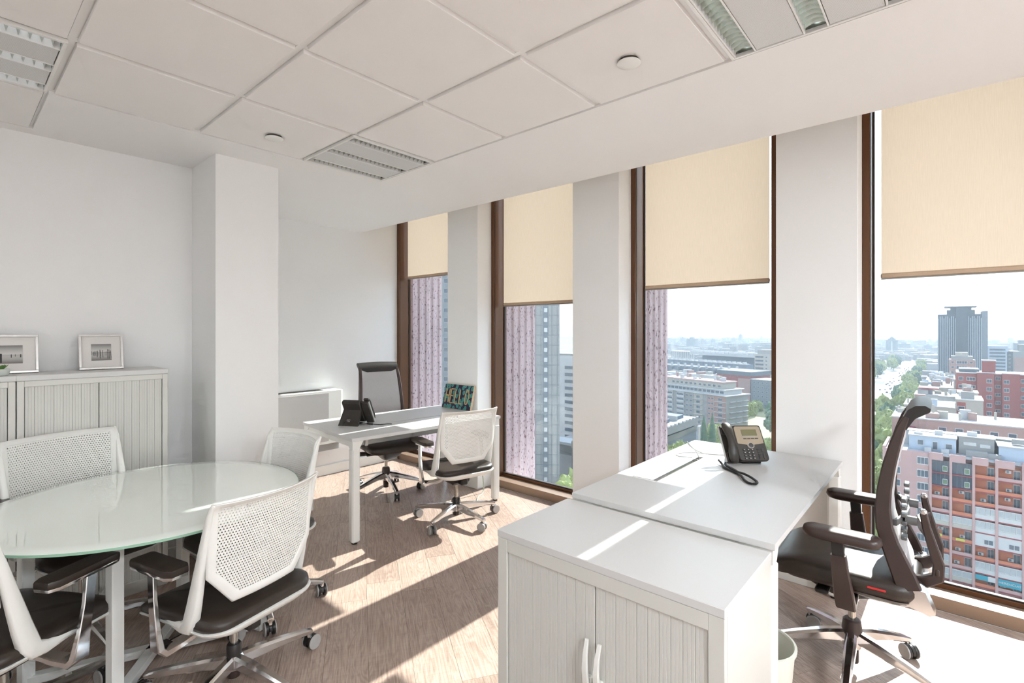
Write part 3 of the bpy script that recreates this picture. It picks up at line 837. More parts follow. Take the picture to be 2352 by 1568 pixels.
# ------------------------------------------------------------------ desks
def slab_hole(b, x0, x1, y0, y1, hx0, hx1, hy0, hy1, z0, z1):
    o = [(x0, y0), (x1, y0), (x1, y1), (x0, y1)]; h = [(hx0, hy0), (hx1, hy0), (hx1, hy1), (hx0, hy1)]
    b.loft([[(x, y, z1) for x, y in h], [(x, y, z1) for x, y in o], [(x, y, z0) for x, y in o], [(x, y, z0) for x, y in h], [(x, y, z1) for x, y in h]], False, False)
def desk(t, L_, D_, Z, hatch):
    hx0, hx1, hy0, hy1 = hatch
    b = MB(); slab_hole(b, 0, L_, 0, D_, hx0, hx1, hy0, hy1, Z-.003, Z); slab_hole(b, .0, L_, .0, D_, hx0, hx1, hy0, hy1, Z-.022, Z-.0031)
    b.build('desk_top', LAM, t, smooth=0)
    b = MB(); slab_hole(b, .003, L_-.003, .003, D_-.003, hx0, hx1, hy0, hy1, Z-.025, Z-.0221); b.build('top_underside', LAMEDGE, t, smooth=0)
    for (x, sx) in ((.034, 1), (L_-.034, -1)):
        for (y, sy) in ((.034, 1), (D_-.034, -1)):
            lg = MB(); lg.box(x-.031, x+.031, y-.031, y+.031, .012, Z-.075, .010)
            lo = [[(x-.026, y-.026, Z-.078), (x+.026, y-.026, Z-.078), (x+.026, y+.026, Z-.078), (x-.026, y+.026, Z-.078)],
                  [(x-.026+(sx < 0)*-.03, y-.026+(sy < 0)*-.05, Z-.026), (x+.026+(sx > 0)*.03, y-.026+(sy < 0)*-.05, Z-.026), (x+.026+(sx > 0)*.03, y+.026+(sy > 0)*.05, Z-.026), (x-.026+(sx < 0)*-.03, y+.026+(sy > 0)*.05, Z-.026)]]
            lg.loft(lo)
            o = lg.build('leg', WHITEMET, t)
            MB().lathe([(.020, .0), (.020, .013)], 16, (x, y, 0)).build('foot', BLACK, o)
    for x in (.030, L_-.030):
        MB().box(x-.018, x+.018, .056, D_-.056, Z-.068, Z-.027, .003).build('side_rail', WHITEMET, t)
    MB().box(.048, L_-.048, D_*.33-.02, D_*.33+.02, Z-.075, Z-.035, .003).build('long_rail', WHITEMET, t)
    MB().box(.048, L_-.048, D_*.72-.02, D_*.72+.02, Z-.075, Z-.035, .003).build('long_rail', WHITEMET, t)
    tr = MB(); x0, x1 = L_*.18, L_*.82; y0, y1 = D_*.42, D_*.62
    tr.box(x0, x1, y0, y1, Z-.15, Z-.146); tr.box(x0, x1, y0, y0+.004, Z-.15, Z-.09); tr.box(x0, x1, y1-.004, y1, Z-.15, Z-.09)
    tr.build('cable_tray', GREYMET, t, smooth=0)
    for x in (x0 + .05, x1 - .05):
        MB().box(x-.012, x+.012, y0-.01, y1+.01, Z-.155, Z-.07, .002).build('tray_bracket', WHITEMET, t)
nd = thing('near_desk', 'white desk in the foreground with open cable hatch, against the pillar', 'desk', (1.885, .447, 0))
desk(nd, 1.463, .838, .768, (.415, 1.035, .622, .755))
MB().box(.418, 1.030, .652, .752, .764, .7705, .002).build('hatch_lid', LAM, nd)
MB().box(.425, 1.025, .624, .650, .745, .757, .002).build('hatch_brush', GAPM, nd)
MB().box(.418, 1.032, .646, .652, .7595, .7695, .001).build('lid_lip', GREYMET, nd)
fd = thing('far_desk', 'white desk at the far end holding a phone and the HELLO sign', 'desk', (1.885, 3.13, 0), R(-5.5))
desk(fd, 1.395, .90, .75, (.48, 1.10, .28, .40))
MB().box(.484, 1.096, .284, .372, .746, .7505, .002).build('hatch_lid', LAM, fd)
MB().box(.485, 1.095, .374, .398, .734, .744, .002).build('hatch_brush', GAPM, fd)
MB().box(.90, .97, .44, .52, .615, .64, .004).build('green_plug', M('green_plug', (.10, .42, .10), .5), fd)

# ------------------------------------------------------------------ tambour cabinets
def slat(b, w, h):
    # vertical slat, front towards -y, fine ribs
    pr = [(-w/2, .008), (-w/2, .0015), (-w/2+.0015, 0)]
    k = 3
    for i in range(1, k):
        x = -w/2 + w*i/k
        pr += [(x-.0010, 0), (x, .0008), (x+.0010, 0)]
    pr += [(w/2-.0015, 0), (w/2, .0015), (w/2, .008)]
    b.prism(pr, 0, h)
def cabinet(t, W, D_, H, stile, rail, base, nl, split, handles):
    """front towards local -y, origin at the front left corner on the floor"""
    b = MB(); b.box(0, .004, .02, D_, 0, H-.028); b.box(W-.004, W, .02, D_, 0, H-.028); b.box(.004, W-.004, D_-.004, D_, 0, H-.028); b.box(.004, W-.004, .02, D_-.004, 0, .012)
    b.build('carcass', CABMET, t, smooth=0)
    MB().box(-.002, W+.002, -.002, D_, H-.028, H, .0025).build('top_panel', LAM, t)
    MB().box(0, stile, 0, .02, base, H-.0285, .002).build('stile', CABMET, t)
    MB().box(W-stile, W, 0, .02, base, H-.0285, .002).build('stile', CABMET, t)
    MB().box(stile, W-stile, 0, .02, H-.0285-rail, H-.0285, .002).build('top_rail', CABMET, t)
    MB().box(0, W, 0, .02, 0, base, .002).build('plinth', CABMET, t)
    MB().box(stile, W-stile, .021, .023, base, H-.03-rail).build('shadow_gap', GAPM, t, smooth=0)
    h = H - .0285 - rail - base
    for side, (x0, x1) in enumerate(((stile+.002, split-.0015), (split+.0015, W-stile-.002))):
        dr = thing('shutter_door', None, None); dr.parent = t
        w = (x1-x0)/nl
        for k in range(nl):
            shared('slat%.4f_%.3f' % (w, h), lambda b, w=w: slat(b, w-.0005, h), SLAT, 'slat', dr, (x0 + w*(k+.5), .008, base), smooth=20)
        if handles:
            s = -1 if side == 0 else 1
            xh = split + s*.020
            b = MB(); z0 = handles
            b.bar([(xh, .004, z0-.20), (xh, -.016, z0-.14), (xh+s*.001, -.022, z0-.09), (xh+s*.002, -.018, z0-.045), (xh+s*.004, -.004, z0)], [.012, .011, .010, .008, .006], [.006, .006, .006, .005, .004], side=(1, 0, 0))
            b.box(xh-.013, xh+.013, -.006, .009, z0-.22, z0-.12, .004)
            b.build('handle', PLASTIC, dr)
            if side == 1:
                k = MB(); k.m = Matrix.Translation((xh-s*.012, -.006, z0-.14)) @ Matrix.Rotation(R(90), 4, 'X'); k.lathe([(.009, 0), (.009, .004), (.006, .005)], 16); k.build('lock', M('brass_lock', (.35, .25, .12), .3, .9), dr)
cb = thing('tambour_cabinet', 'low white shutter cabinet in the foreground, end of the near desk', 'cabinet', (1.405, 1.300, 0), R(-90), 'white shutter cabinets')
cabinet(cb, .843, .470, .7425, .046, .048, .07, 10, .428, .487)
cb = thing('tambour_cabinet', 'tall cream shutter cabinet right of the pair, with one picture frame', 'cabinet', (.247, 3.50, 0), 0, 'white shutter cabinets')
cabinet(cb, .641, .315, 1.278, .027, .030, .07, 8, .322, None)
cb = thing('tambour_cabinet', 'tall cream shutter cabinet at the left edge, under the small plant', 'cabinet', (-.398, 3.50, 0), 0, 'white shutter cabinets')
cabinet(cb, .641, .315, 1.278, .027, .030, .07, 8, .322, None)

# ------------------------------------------------------------------ pictures and plant on the cabinets
SILVER = M('silver_frame', (.70, .68, .66), .25, .55, var=.04, vscale=30)
MAT = M('picture_mount', (.74, .71, .68), .8, var=.015)
INK = M('print_black', (.03, .027, .025), .6)
def print_mat():
    m = bpy.data.materials.new('grey_sea_print'); m.use_nodes = True; nt = m.node_tree; bs = nt.nodes['Principled BSDF']
    tc = nt.nodes.new('ShaderNodeTexCoord'); sp = nt.nodes.new('ShaderNodeSeparateXYZ'); rp = nt.nodes.new('ShaderNodeValToRGB')
    nt.links.new(tc.outputs['Generated'], sp.inputs[0]); nt.links.new(sp.outputs['Z'], rp.inputs[0]); nt.links.new(rp.outputs[0], bs.inputs['Base Color'])
    e = rp.color_ramp.elements; e[0].color = (.16, .14, .13, 1); e[1].color = (.17, .165, .16, 1)
    for p, c in ((.25, .42), (.50, .52), (.54, .62), (.8, .38)):
        k = e.new(p); k.color = (c, c*.97, c*.93, 1)
    bs.inputs['Roughness'].default_value = .5
    MATS['print'] = m
    return m
PRINT = print_mat()
def picture(label, x0, x1, y, z0, h, tilt, pr, posts):
    w = x1 - x0
    t = thing('picture_frame', label, 'picture frame', ((x0+x1)/2, y, z0)); t.rotation_euler = (R(-tilt), 0, R(-2)); t['group'] = 'silver framed prints on the cabinets'
    t.location.z += .003
    f = .013
    for (a, b_, c, d) in ((-w/2, w/2, 0, f), (-w/2, w/2, h-f, h), (-w/2, -w/2+f, f, h-f), (w/2-f, w/2, f, h-f)):
        MB().box(a, b_, 0, .018, c, d, .002).build('frame_bar', SILVER, t)
    MB().box(-w/2+f, w/2-f, .008, .014, f, h-f).build('mount', MAT, t, smooth=0)
    px0, px1, pz0, pz1 = pr
    MB().box(px0, px1, .0072, .009, pz0, pz1).build('print', PRINT, t, smooth=0)
    for (u, ww, lo, hi) in posts:
        xx = px0 + (px1-px0)*u; hh = pz1 - pz0
        MB().box(xx-ww/2, xx+ww/2, .0068, .0073, pz0 + hh*lo, pz0 + hh*hi).build('print_post', INK, t, smooth=0)
    MB().box(-w/2+.004, w/2-.004, .0145, .0185, .004, h-.004).build('backing', GREYMET, t, smooth=0)
rp = random.Random(3)
posts = [(.03, .0018, .35, .58), (.12, .0022, .3, .55), (.16, .0016, .28, .56), (.20, .002, .3, .57), (.27, .002, .25, .58), (.30, .002, .2, .6), (.33, .0014, .3, .56), (.43, .0026, .12, .65), (.46, .0014, .26, .56), (.57, .0026, .18, .62), (.68, .0012, .3, .55), (.74, .0016, .28, .57), (.81, .0026, .1, .68), (.88, .0026, .1, .66), (.92, .0014, .25, .56), (.97, .0024, .15, .6), (.5, .085, .455, .468)]
picture('small silver picture frame with a print of many wooden posts', .513, .716, 3.700, 1.278, .207, 12, (-.046, .046, .053, .150), posts)
picture('silver picture frame at the left edge, print with few posts', .118, .346, 3.690, 1.278, .207, 12, (-.075, .052, .053, .150), [(.36, .007, .05, .55), (.66, .003, .32, .5), (.78, .002, .38, .5), (.94, .004, .33, .5), (.5, .125, .43, .437)])
pt = thing('potted_succulent', 'tiny green succulent in a pale grey bowl on the left cabinet', 'plant', (.196, 3.565, 1.278))
MB().lathe([(.020, 0), (.024, .002), (.0315, .016), (.0335, .030), (.0325, .034), (.030, .034), (.029, .028), (.005, .027)], 32).build('pot', M('grey_pot', (.62, .65, .62), .6), pt)
LEAF = M('succulent_green', (.10, .22, .055), .45, var=.25, vscale=60)
def sleaf(b):
    b.loft([[(.0015, -.001, .0), (.0015, .001, 0), (.001, .001, .002), (.001, -.001, .002)], [(.010, -.0065, .008), (.010, .0065, .008), (.008, .005, .0115), (.008, -.005, .0115)], [(.019, -.0055, .016), (.019, .0055, .016), (.0165, .004, .019), (.0165, -.004, .019)], [(.026, -.0005, .0245), (.026, .0005, .0245), (.0255, .0004, .025), (.0255, -.0004, .025)]])
for k in range(13):
    a = k*2.4; tl = .15 + .06*k
    o = shared('sleaf', sleaf, LEAF, 'leaf', pt, (0, 0, .026), rot=(0, -tl*.45, a), scale=(1.15-.03*k,)*3)

# ------------------------------------------------------------------ wall convector
ac = thing('wall_convector', 'white wall-mounted fan convector in the far alcove behind the desk', 'convector', (1.50, 4.885, .300))
def rr_front(x0, x1, y0, y1, r, n=5):
    out = [(x0, y1), (x0, y0)]
    for k in range(n+1):
        a = R(-90 + 90*k/n); out.append((x1 - r + r*math.cos(a), y0 + r + r*math.sin(a)))
    out.append((x1, y1)); return out
MB().prism(rr_front(0, 1.225, -.205, 0, .035), .075, .602).build('casing', WHITEMET, ac, smooth=40)
MB().box(.02, 1.06, -.206, -.2045, .10, .585, .0005).build('front_panel', LAM, ac)
MB().box(.04, 1.05, -.14, -.03, .600, .606, .002).build('air_grille', GREYMET, ac)
for k in range(9):
    MB().box(.05, 1.04, -.135+.0115*k, -.131+.0115*k, .6055, .6085).build('grille_bar', GAPM, ac, smooth=0)
MB().prism(rr_front(.10, 1.205, -.165, 0, .02), .0, .075).build('base', GREYMET, ac, smooth=40)

# ------------------------------------------------------------------ telephones
PHB = M('phone_charcoal', (.040, .035, .030), .38, var=.08, vscale=30)
PHS = M('phone_silver_face', (.40, .33, .24), .35, .25, var=.05)
LCD = M('phone_lcd', (.20, .19, .10), .15, var=.05)
KEY = M('phone_key', (.055, .05, .047), .4)
KEYL = M('phone_key_mark', (.55, .53, .50), .5)
def phone(label, loc, rz, back):
    t = thing('desk_phone', label, 'telephone', loc, rz)
    PM = Matrix.Translation((0, -.062, .014)) @ Matrix.Rotation(R(58), 4, 'X')
    def pb(name, mat, parent=None, fn=None, smooth=35, *a):
        b = MB(); b.m = PM; fn(b); return b.build(name, mat, parent or t, smooth)
    body = pb('body', PHB, None, lambda b: b.loft([[(u, v, n) for u, v in rrect(.0075, .103, .165-k, .205-k, .014, 4)] for k, n in ((.02, -.016), (.004, -.008), (0, .0), (0, .018), (.004, .022))]))
    pb('silver_face', PHS, None, lambda b: b.loft([[(u, v, n) for u, v in [(-.066, .098), (-.03, .093), (-.016, .090), (-.012, .076), (-.001, .069), (.011, .069), (.022, .076), (.026, .090), (.045, .093), (.082, .098), (.082, .188), (.074, .197), (-.058, .197), (-.066, .188)]] for n in (.0205, .0235)]), 20)
    pb('screen', LCD, None, lambda b: b.box(-.030, .058, .142, .178, .0225, .0245, .001))
    pb('screen_frame', TREAD, None, lambda b: b.box(-.033, .061, .136, .141, .0225, .0252, .001))
    for k in range(4): pb('soft_key', KEY, None, lambda b: b.box(-.027+.022*k, -.009+.022*k, .122, .128, .0225, .0262, .001))
    pb('navigation_ring', TREAD, None, lambda b: b.lathe([(.0165, .022), (.0165, .0255), (.0135, .0262)], 24, (.005, .086, 0)))
    pb('navigation_key', KEY, None, lambda b: b.lathe([(.0135, .022), (.0130, .0275), (.004, .0285)], 24, (.005, .086, 0)))
    for r in range(4):
        for c in range(3):
            kx, kv = -.040 + .023*c, .062 - .0165*r
            o = pb('key', KEY, None, lambda b: b.loft([[(u, v, n) for u, v in rrect(kx, kv, .0155-k, .0115-k, .005, 3)] for k, n in ((0, .021), (0, .0245), (.003, .0262))]))
            pb('key_mark', KEYL, o, lambda b: b.box(kx-.0025, kx+.0025, kv-.002, kv+.002, .0261, .0265))
    for (u, v, w, h) in ((.038, .063, .014, .008), (.038, .050, .014, .008), (.038, .035, .013, .007), (.038, .023, .013, .007), (.038, .011, .013, .007), (.064, .058, .014, .022), (.064, .024, .012, .034)):
        pb('function_key', KEY, None, lambda b: b.loft([[(a, c, n) for a, c in rrect(u, v, w-k, h-k, .0045, 3)] for k, n in ((0, .021), (0, .0245), (.002, .0256))]))
    pb('cradle', PHB, None, lambda b: b.loft([[(u, v, n) for u, v in rrect(-.112, .100, .070-k, .212-k, .012, 4)] for k, n in ((.012, -.014), (0, -.004), (0, .006), (.004, .008))]))
    pb('cradle_edge', TREAD, None, lambda b: b.box(-.1475, -.1440, .0, .205, -.006, .012, .001))
    for v0, v1 in ((.006, .052), (.152, .200)):
        pb('cradle_cup', PHB, None, lambda b: b.box(-.140, -.084, v0, v1, .006, .016, .004))
    pb('handset', PHB, None, lambda b: b.bar([(-.112, -.004, .026), (-.112, .012, .034), (-.112, .045, .042), (-.112, .075, .050), (-.112, .105, .052), (-.112, .135, .050), (-.112, .165, .044), (-.112, .195, .036), (-.112, .212, .026)],
        [.019, .026, .027, .022, .020, .021, .026, .027, .020], [.009, .015, .016, .011, .010, .011, .016, .016, .009], side=(1, 0, 0), ch=.7), 60)
    b = MB(); b.loft([[(-.070, .000, .115), (.085, .000, .115), (.085, .018, .120), (-.070, .018, .120)], [(-.078, .082, .0), (.090, .082, .0), (.090, .100, .0), (-.078, .100, .0)]])
    st = b.build('stand', PHB, t, 20)
    MB().box(-.05, .06, -.045, .085, .0, .010, .003).build('foot', BLACK, t)
    if back:
        # maker's mark: nine bars over a short word
        ang = math.atan2(.082, .118)
        RM = Matrix.Translation((.015, .0935, .032)) @ Matrix.Rotation(R(180), 4, 'Z') @ Matrix.Rotation(-(R(90)-ang) + R(180), 4, 'X')
        RM = Matrix.Translation((.01, .0818, .034)) @ Matrix.Rotation(R(180), 4, 'Z') @ Matrix.Rotation(R(90) - ang, 4, 'X')
        LG = M('logo_white', (.62, .62, .60), .5)
        b = MB(); b.m = RM
        for k, hgt in enumerate((.004, .007, .010, .007, .004, .007, .010, .007, .004)):
            b.box(-.016+.004*k-.0008, -.016+.004*k+.0008, .008, .008+hgt, .0, .0012)
        b.build('logo_bars', LG, st, 0)
        cu = bpy.data.curves.new('logo_word', 'FONT'); cu.body = 'cisco'; cu.size = .014; cu.align_x = 'CENTER'; cu.extrude = .0004; cu.offset = .0003
        tmp = bpy.data.objects.new('tmp', cu); COL.objects.link(tmp)
        me = bpy.data.meshes.new_from_object(tmp.evaluated_get(bpy.context.evaluated_depsgraph_get())); bpy.data.objects.remove(tmp)
        me.materials.clear(); o = link('logo_word', me, LG, st); o.matrix_local = RM @ Matrix.Translation((0, -.004, .001))
    return t
phone('charcoal desk phone with silver face on the near desk, keypad towards camera', (2.982, .852, .768), R(-46), False)
phone('charcoal desk phone on the far desk, its back towards camera', (2.205, 3.622, .7502), R(120.5), True)

def smooth_path(P, n=10):
    P = [Vector(p) for p in P]; out = []
    for i in range(len(P)-1):
        p0, p1, p2, p3 = P[max(i-1, 0)], P[i], P[i+1], P[min(i+2, len(P)-1)]
        for k in range(n):
            t = k/n
            out.append(.5*((2*p1) + (p2-p0)*t + (2*p0-5*p1+4*p2-p3)*t*t + (3*p1-p0-3*p2+p3)*t**3))
    out.append(P[-1]); return out
def coil(path, r, wire, pitch):
    S = smooth_path(path, 24); out = []; acc = 0.0; N = Vector((0, 0, 1))
    ds = [0.0]
    for i in range(1, len(S)): ds.append(ds[-1] + (S[i]-S[i-1]).length)
    steps = int(ds[-1]/pitch*7); j = 0
    for k in range(steps+1):
        d = ds[-1]*k/steps
        while j < len(S)-2 and ds[j+1] < d: j += 1
        f = (d-ds[j])/max(1e-9, ds[j+1]-ds[j]); p = S[j].lerp(S[j+1], f); t = (S[j+1]-S[j]).normalized()
        a = (N - t*N.dot(t)).normalized(); c = t.cross(a); th = 2*math.pi*k/7
        out.append(tuple(p + a*r*math.cos(th) + c*r*math.sin(th)))
    return out
zc = .7755
cord = MB(); cord.tube(coil([(2.835, .955, zc+.012), (2.80, .925, zc), (2.745, .895, zc), (2.700, .842, zc), (2.665, .800, zc), (2.625, .775, zc+.004), (2.575, .745, zc), (2.540, .712, zc), (2.545, .690, zc), (2.585, .692, zc), (2.625, .730, zc+.006), (2.655, .775, zc+.010), (2.70, .812, zc), (2.735, .842, zc), (2.80, .905, zc), (2.822, .915, zc+.006)], .0048, .0016, .0042), .0017, 5)
tag(cord.build('coiled_cord', M('cord_black', (.02, .018, .018), .35), smooth=60), 'black coiled phone cord lying on the near desk', 'cord')
GREYC = M('grey_cable', (.40, .40, .39), .5)
c1 = MB(); c1.tube(smooth_path([(2.885, 1.082, .757), (2.875, 1.092, .80), (2.835, 1.115, .845), (2.815, 1.125, .868), (2.85, 1.12, .835), (2.93, 1.085, .79), (3.00, 1.03, .775), (3.06, .96, .773)], 8), .0026, 6)
tag(c1.build('cable', GREYC, smooth=60), 'grey cable rising in a loop from the desk hatch to the phone', 'cable')
c2 = MB(); c2.tube(smooth_path([(2.876, 1.085, .757), (2.85, 1.12, .773), (2.83, 1.18, .772), (2.89, 1.215, .772), (2.97, 1.15, .772), (3.02, 1.03, .772), (3.035, .95, .774)], 8), .0022, 6)
tag(c2.build('cable', GREYC, smooth=60), 'thin grey cable lying in a curve behind the hatch', 'cable')
c3 = MB(); c3.tube(smooth_path([(2.165, 3.515, .785), (2.13, 3.53, .80), (2.10, 3.585, .785), (2.105, 3.62, .760)], 8), .0022, 6)
c3.tube(smooth_path([(2.165, 3.515, .785), (2.20, 3.485, .778), (2.24, 3.465, .764)], 8), .0022, 6)
c3.tube(smooth_path([(2.24, 3.465, .764), (2.30, 3.42, .757), (2.36, 3.40, .756), (2.395, 3.385, .753)], 8), .0034, 6)
c3.bar([(2.22, 3.474, .770), (2.262, 3.448, .762)], .007, .006)
tag(c3.build('phone_cable', BLACK, smooth=60), 'black cable behind the far phone running to the desk hatch', 'cable')
c4 = MB(); c4.tube(smooth_path([(3.32, 3.30, .30), (3.335, 3.27, .10), (3.30, 3.24, .012), (3.20, 3.20, .006), (3.08, 3.10, .005), (3.02, 3.02, .005)], 8), .005, 6)
tag(c4.build('floor_cable', M('green_white_cable', (.45, .50, .38), .5), smooth=60), 'pale cable curving over the floor beside the far desk leg', 'cable')

# ------------------------------------------------------------------ HELLO sign
NAVY = None
def sign_mat():
    m = bpy.data.materials.new('navy_teal_paisley'); m.use_nodes = True; nt = m.node_tree; N = nt.nodes.new; L = nt.links.new
    bs = nt.nodes['Principled BSDF']; tc = N('ShaderNodeTexCoord'); mp = N('ShaderNodeMapping'); mp.inputs['Scale'].default_value = (1.05, 1, .8); mp.inputs['Rotation'].default_value = (0, R(18), 0)
    L(tc.outputs['Object'], mp.inputs[0])
    sx = N('ShaderNodeSeparateXYZ'); L(mp.outputs[0], sx.inputs[0]); cx = N('ShaderNodeCombineXYZ'); L(sx.outputs['X'], cx.inputs[0]); L(sx.outputs['Z'], cx.inputs[1])
    vo = N('ShaderNodeTexVoronoi'); vo.voronoi_dimensions = '2D'; vo.inputs['Scale'].default_value = 23; vo.inputs['Randomness'].default_value = .75; L(cx.outputs[0], vo.inputs['Vector'])
    rp = N('ShaderNodeValToRGB'); L(vo.outputs['Distance'], rp.inputs[0]); e = rp.color_ramp.elements
    e[0].position = 0; e[0].color = (.035, .24, .22, 1); e[1].position = 1; e[1].color = (.018, .012, .045, 1)
    for p, c in ((.30, (.04, .30, .27, 1)), (.36, (.20, .52, .45, 1)), (.40, (.02, .016, .05, 1))):
        k = e.new(p); k.color = c
    L(rp.outputs[0], bs.inputs['Base Color']); bs.inputs['Roughness'].default_value = .55
    MATS['sign'] = m
    return m
sg = thing('hello_sign', 'small dark teal patterned wooden sign reading HELLO on the far desk', 'sign', (3.270, 3.585, .7505), R(-90))
sg.rotation_euler = (R(-14), 0, R(-90))
SW, SH = .40, .238
WOOD = M('pale_wood', (.55, .40, .25), .6, var=.12, vscale=8, stretch=(1, 1, 14))
MB().box(-SW/2, SW/2, 0, .026, .0, SH, .001).build('wood_block', WOOD, sg)
MB().box(-SW/2+.001, SW/2-.001, -.0015, .0, .002, SH-.003).build('patterned_face', sign_mat(), sg, 0)
GOLD = M('letter_gold', (.62, .42, .20), .45, .2, var=.08)
def letter(x, segs):
    b = MB()
    for (p, q) in segs:
        b.bar([(x+p[0], -.003, p[1]), (x+q[0], -.003, q[1])], .0020, .0052, side=(0, 1, 0), ch=.1)
    return b.build('letter', GOLD, sg, 0)
zb, zt = .055, .190; zm = .124
letter(-.165, [((0, zb), (0, zt)), ((.045, zb), (.045, zt)), ((0, zm), (.045, zm))])
letter(-.098, [((0, zb), (0, zt)), ((-.004, zb), (.046, zb)), ((0, zm), (.040, zm)), ((-.004, zt), (.046, zt))])
letter(-.034, [((0, zb), (0, zt)), ((-.004, zb), (.046, zb))])
letter(.030, [((0, zb), (0, zt)), ((-.004, zb), (.046, zb))])
oo = [(.024*math.cos(2*math.pi*k/20), zm + (zt-zb)/2*1.02*math.sin(2*math.pi*k/20)) for k in range(21)]
letter(.130, [(oo[k], oo[k+1]) for k in range(20)])

# ------------------------------------------------------------------ waste bin
bn = thing('waste_bin', 'pale round waste bin on the floor under the near desk', 'bin', (2.095, .565, 0))
MB().loft([[(r*math.cos(2*math.pi*k/40), r*math.sin(2*math.pi*k/40), z) for k in range(40)] for r, z in ((.108, 0), (.110, .004), (.135, .295), (.131, .295), (.106, .010))], True, True).build('bucket', M('bin_plastic', (.74, .74, .66), .5), bn, smooth=40)
MB().loft([[(r*math.cos(2*math.pi*k/40), r*math.sin(2*math.pi*k/40), z) for k in range(40)] for r, z in ((.135, .284), (.141, .287), (.142, .299), (.133, .302), (.130, .296))], False, False).build('rim', M('bin_plastic', (.74, .74, .66), .5), bn, smooth=40)

# ------------------------------------------------------------------ city outside
GZ = -57.0
def CM(name, col, rough=.8, **k): return M(name, tuple(c*.62 for c in col), rough, var=k.pop('var', .10), vscale=k.pop('vscale', .25), **k)
C_GREY = CM('city_grey_panel', (.37, .365, .36)); C_GREY2 = CM('city_grey_joint', (.24, .26, .29)); C_WHITE = CM('city_white', (.62, .62, .63)); C_BEIGE = CM('city_beige', (.50, .47, .42))
C_ORANGE = CM('city_orange_wall', (.60, .21, .12)); C_MAUVE = CM('city_mauve_pier', (.55, .36, .35)); C_RED = CM('city_red_slab', (.30, .07, .08)); C_BRICK = CM('city_brick', (.36, .11, .10), vscale=.6)
C_PINK = CM('city_pink', (.46, .30, .27)); C_GLASS = CM('city_window_glass', (.10, .13, .17), .12, var=.4, vscale=.5); C_DGLASS = CM('city_dark_glazing', (.05, .075, .11), .08, var=.5, vscale=.4)
C_FRAME = CM('city_window_frame', (.66, .66, .66)); C_ROOF = CM('city_pale_roof', (.55, .53, .52)); C_DROOF = CM('city_slate_roof', (.16, .18, .21)); C_TOWER = CM('city_tower_blue', (.06, .08, .11), .4); C_TOWER2 = CM('city_tower_rib', (.20, .235, .28), .5)
C_BLUE = CM('city_blue_shed', (.50, .58, .70)); C_ASPH = CM('city_asphalt', (.70, .69, .68), vscale=.05); C_TEAL = CM('city_teal_sign', (.03, .34, .45)); C_YEL = CM('city_yellow_sign', (.62, .60, .10)); C_SIGNR = CM('city_red_sign', (.55, .03, .06)); C_STAD = CM('city_stadium', (.20, .25, .33)); C_LEAF = M('city_foliage', (.26, .29, .11), .8, var=.6, vscale=1.6, bump=.8, bscale=5.0); C_LEAF2 = M('city_foliage_dark', (.09, .14, .085), .8, var=.5, vscale=1.0); C_TRUNK = CM('city_trunk', (.12, .09, .07)); C_LAWN = CM('city_dry_lawn', (.40, .37, .19), vscale=.04, var=.2)  # asphalt base lightened to carry the sunlit glare

def ground_mat():
    m = bpy.data.materials.new('city_ground'); m.use_nodes = True; nt = m.node_tree; N = nt.nodes.new; L = nt.links.new
    bs = nt.nodes['Principled BSDF']; tc = N('ShaderNodeTexCoord'); vo = N('ShaderNodeTexVoronoi'); vo.inputs['Scale'].default_value = .02; L(tc.outputs['Object'], vo.inputs['Vector'])
    rp = N('ShaderNodeValToRGB'); L(vo.outputs['Color'], rp.inputs[0]); e = rp.color_ramp.elements
    e[0].color = (.10, .12, .09, 1); e[1].color = (.36, .33, .31, 1); k = e.new(.5); k.color = (.22, .21, .20, 1)
    L(rp.outputs[0], bs.inputs['Base Color']); bs.inputs['Roughness'].default_value = .9
    return m
gm = ground_mat()
tag(MB().add([(6, -1800, GZ), (5200, -1800, GZ), (5200, 3200, GZ), (6, 3200, GZ)], [(0, 1, 2, 3)]).build('ground', gm, smooth=0), kind='structure')
tag(MB().box(70, 1500, 34, 54, GZ, GZ+.1).build('avenue_road', C_ASPH, smooth=0), kind='structure')
tag(MB().box(60, 136, -60, 30, GZ, GZ+.08).build('street_road', C_ASPH, smooth=0), kind='structure')

def unit(b): b.box(-.5, .5, -.5, .5, -.5, .5)
def cbox(name, mat, parent, x0, x1, y0, y1, z0, z1):
    return shared('unit', unit, mat, name, parent, ((x0+x1)/2, (y0+y1)/2, (z0+z1)/2), scale=(abs(x1-x0), abs(y1-y0), abs(z1-z0)), smooth=0)
def bthing(label, x, y, rz=0.0, name='building', cat='building', group=None, z=None):
    return thing(name, label, cat, (x, y, GZ if z is None else z), rz, group)
# local coordinates of a building: origin on the ground, facade towards local -x
def win(t, x, y, z, w, h, frame=C_FRAME, glass=C_GLASS, panes=1):
    f = cbox('window', frame, t, x-.06, x+.05, y-w/2, y+w/2, z-h/2, z+h/2)
    # panes live in the window's unit space
    for k in range(panes):
        c = (-.5 + (k+.5)/panes)
        shared('unit', unit, glass, 'pane', f, (-.45, c*.94, 0), scale=(.4, .84/panes, .80), smooth=0)
    return f
def simple_windows(t, x, ys, zs, w, h, mat=C_GLASS):
    for y in ys:
        for z in zs: cbox('window', mat, t, x-.12, x+.05, y-w/2, y+w/2, z-h/2, z+h/2)

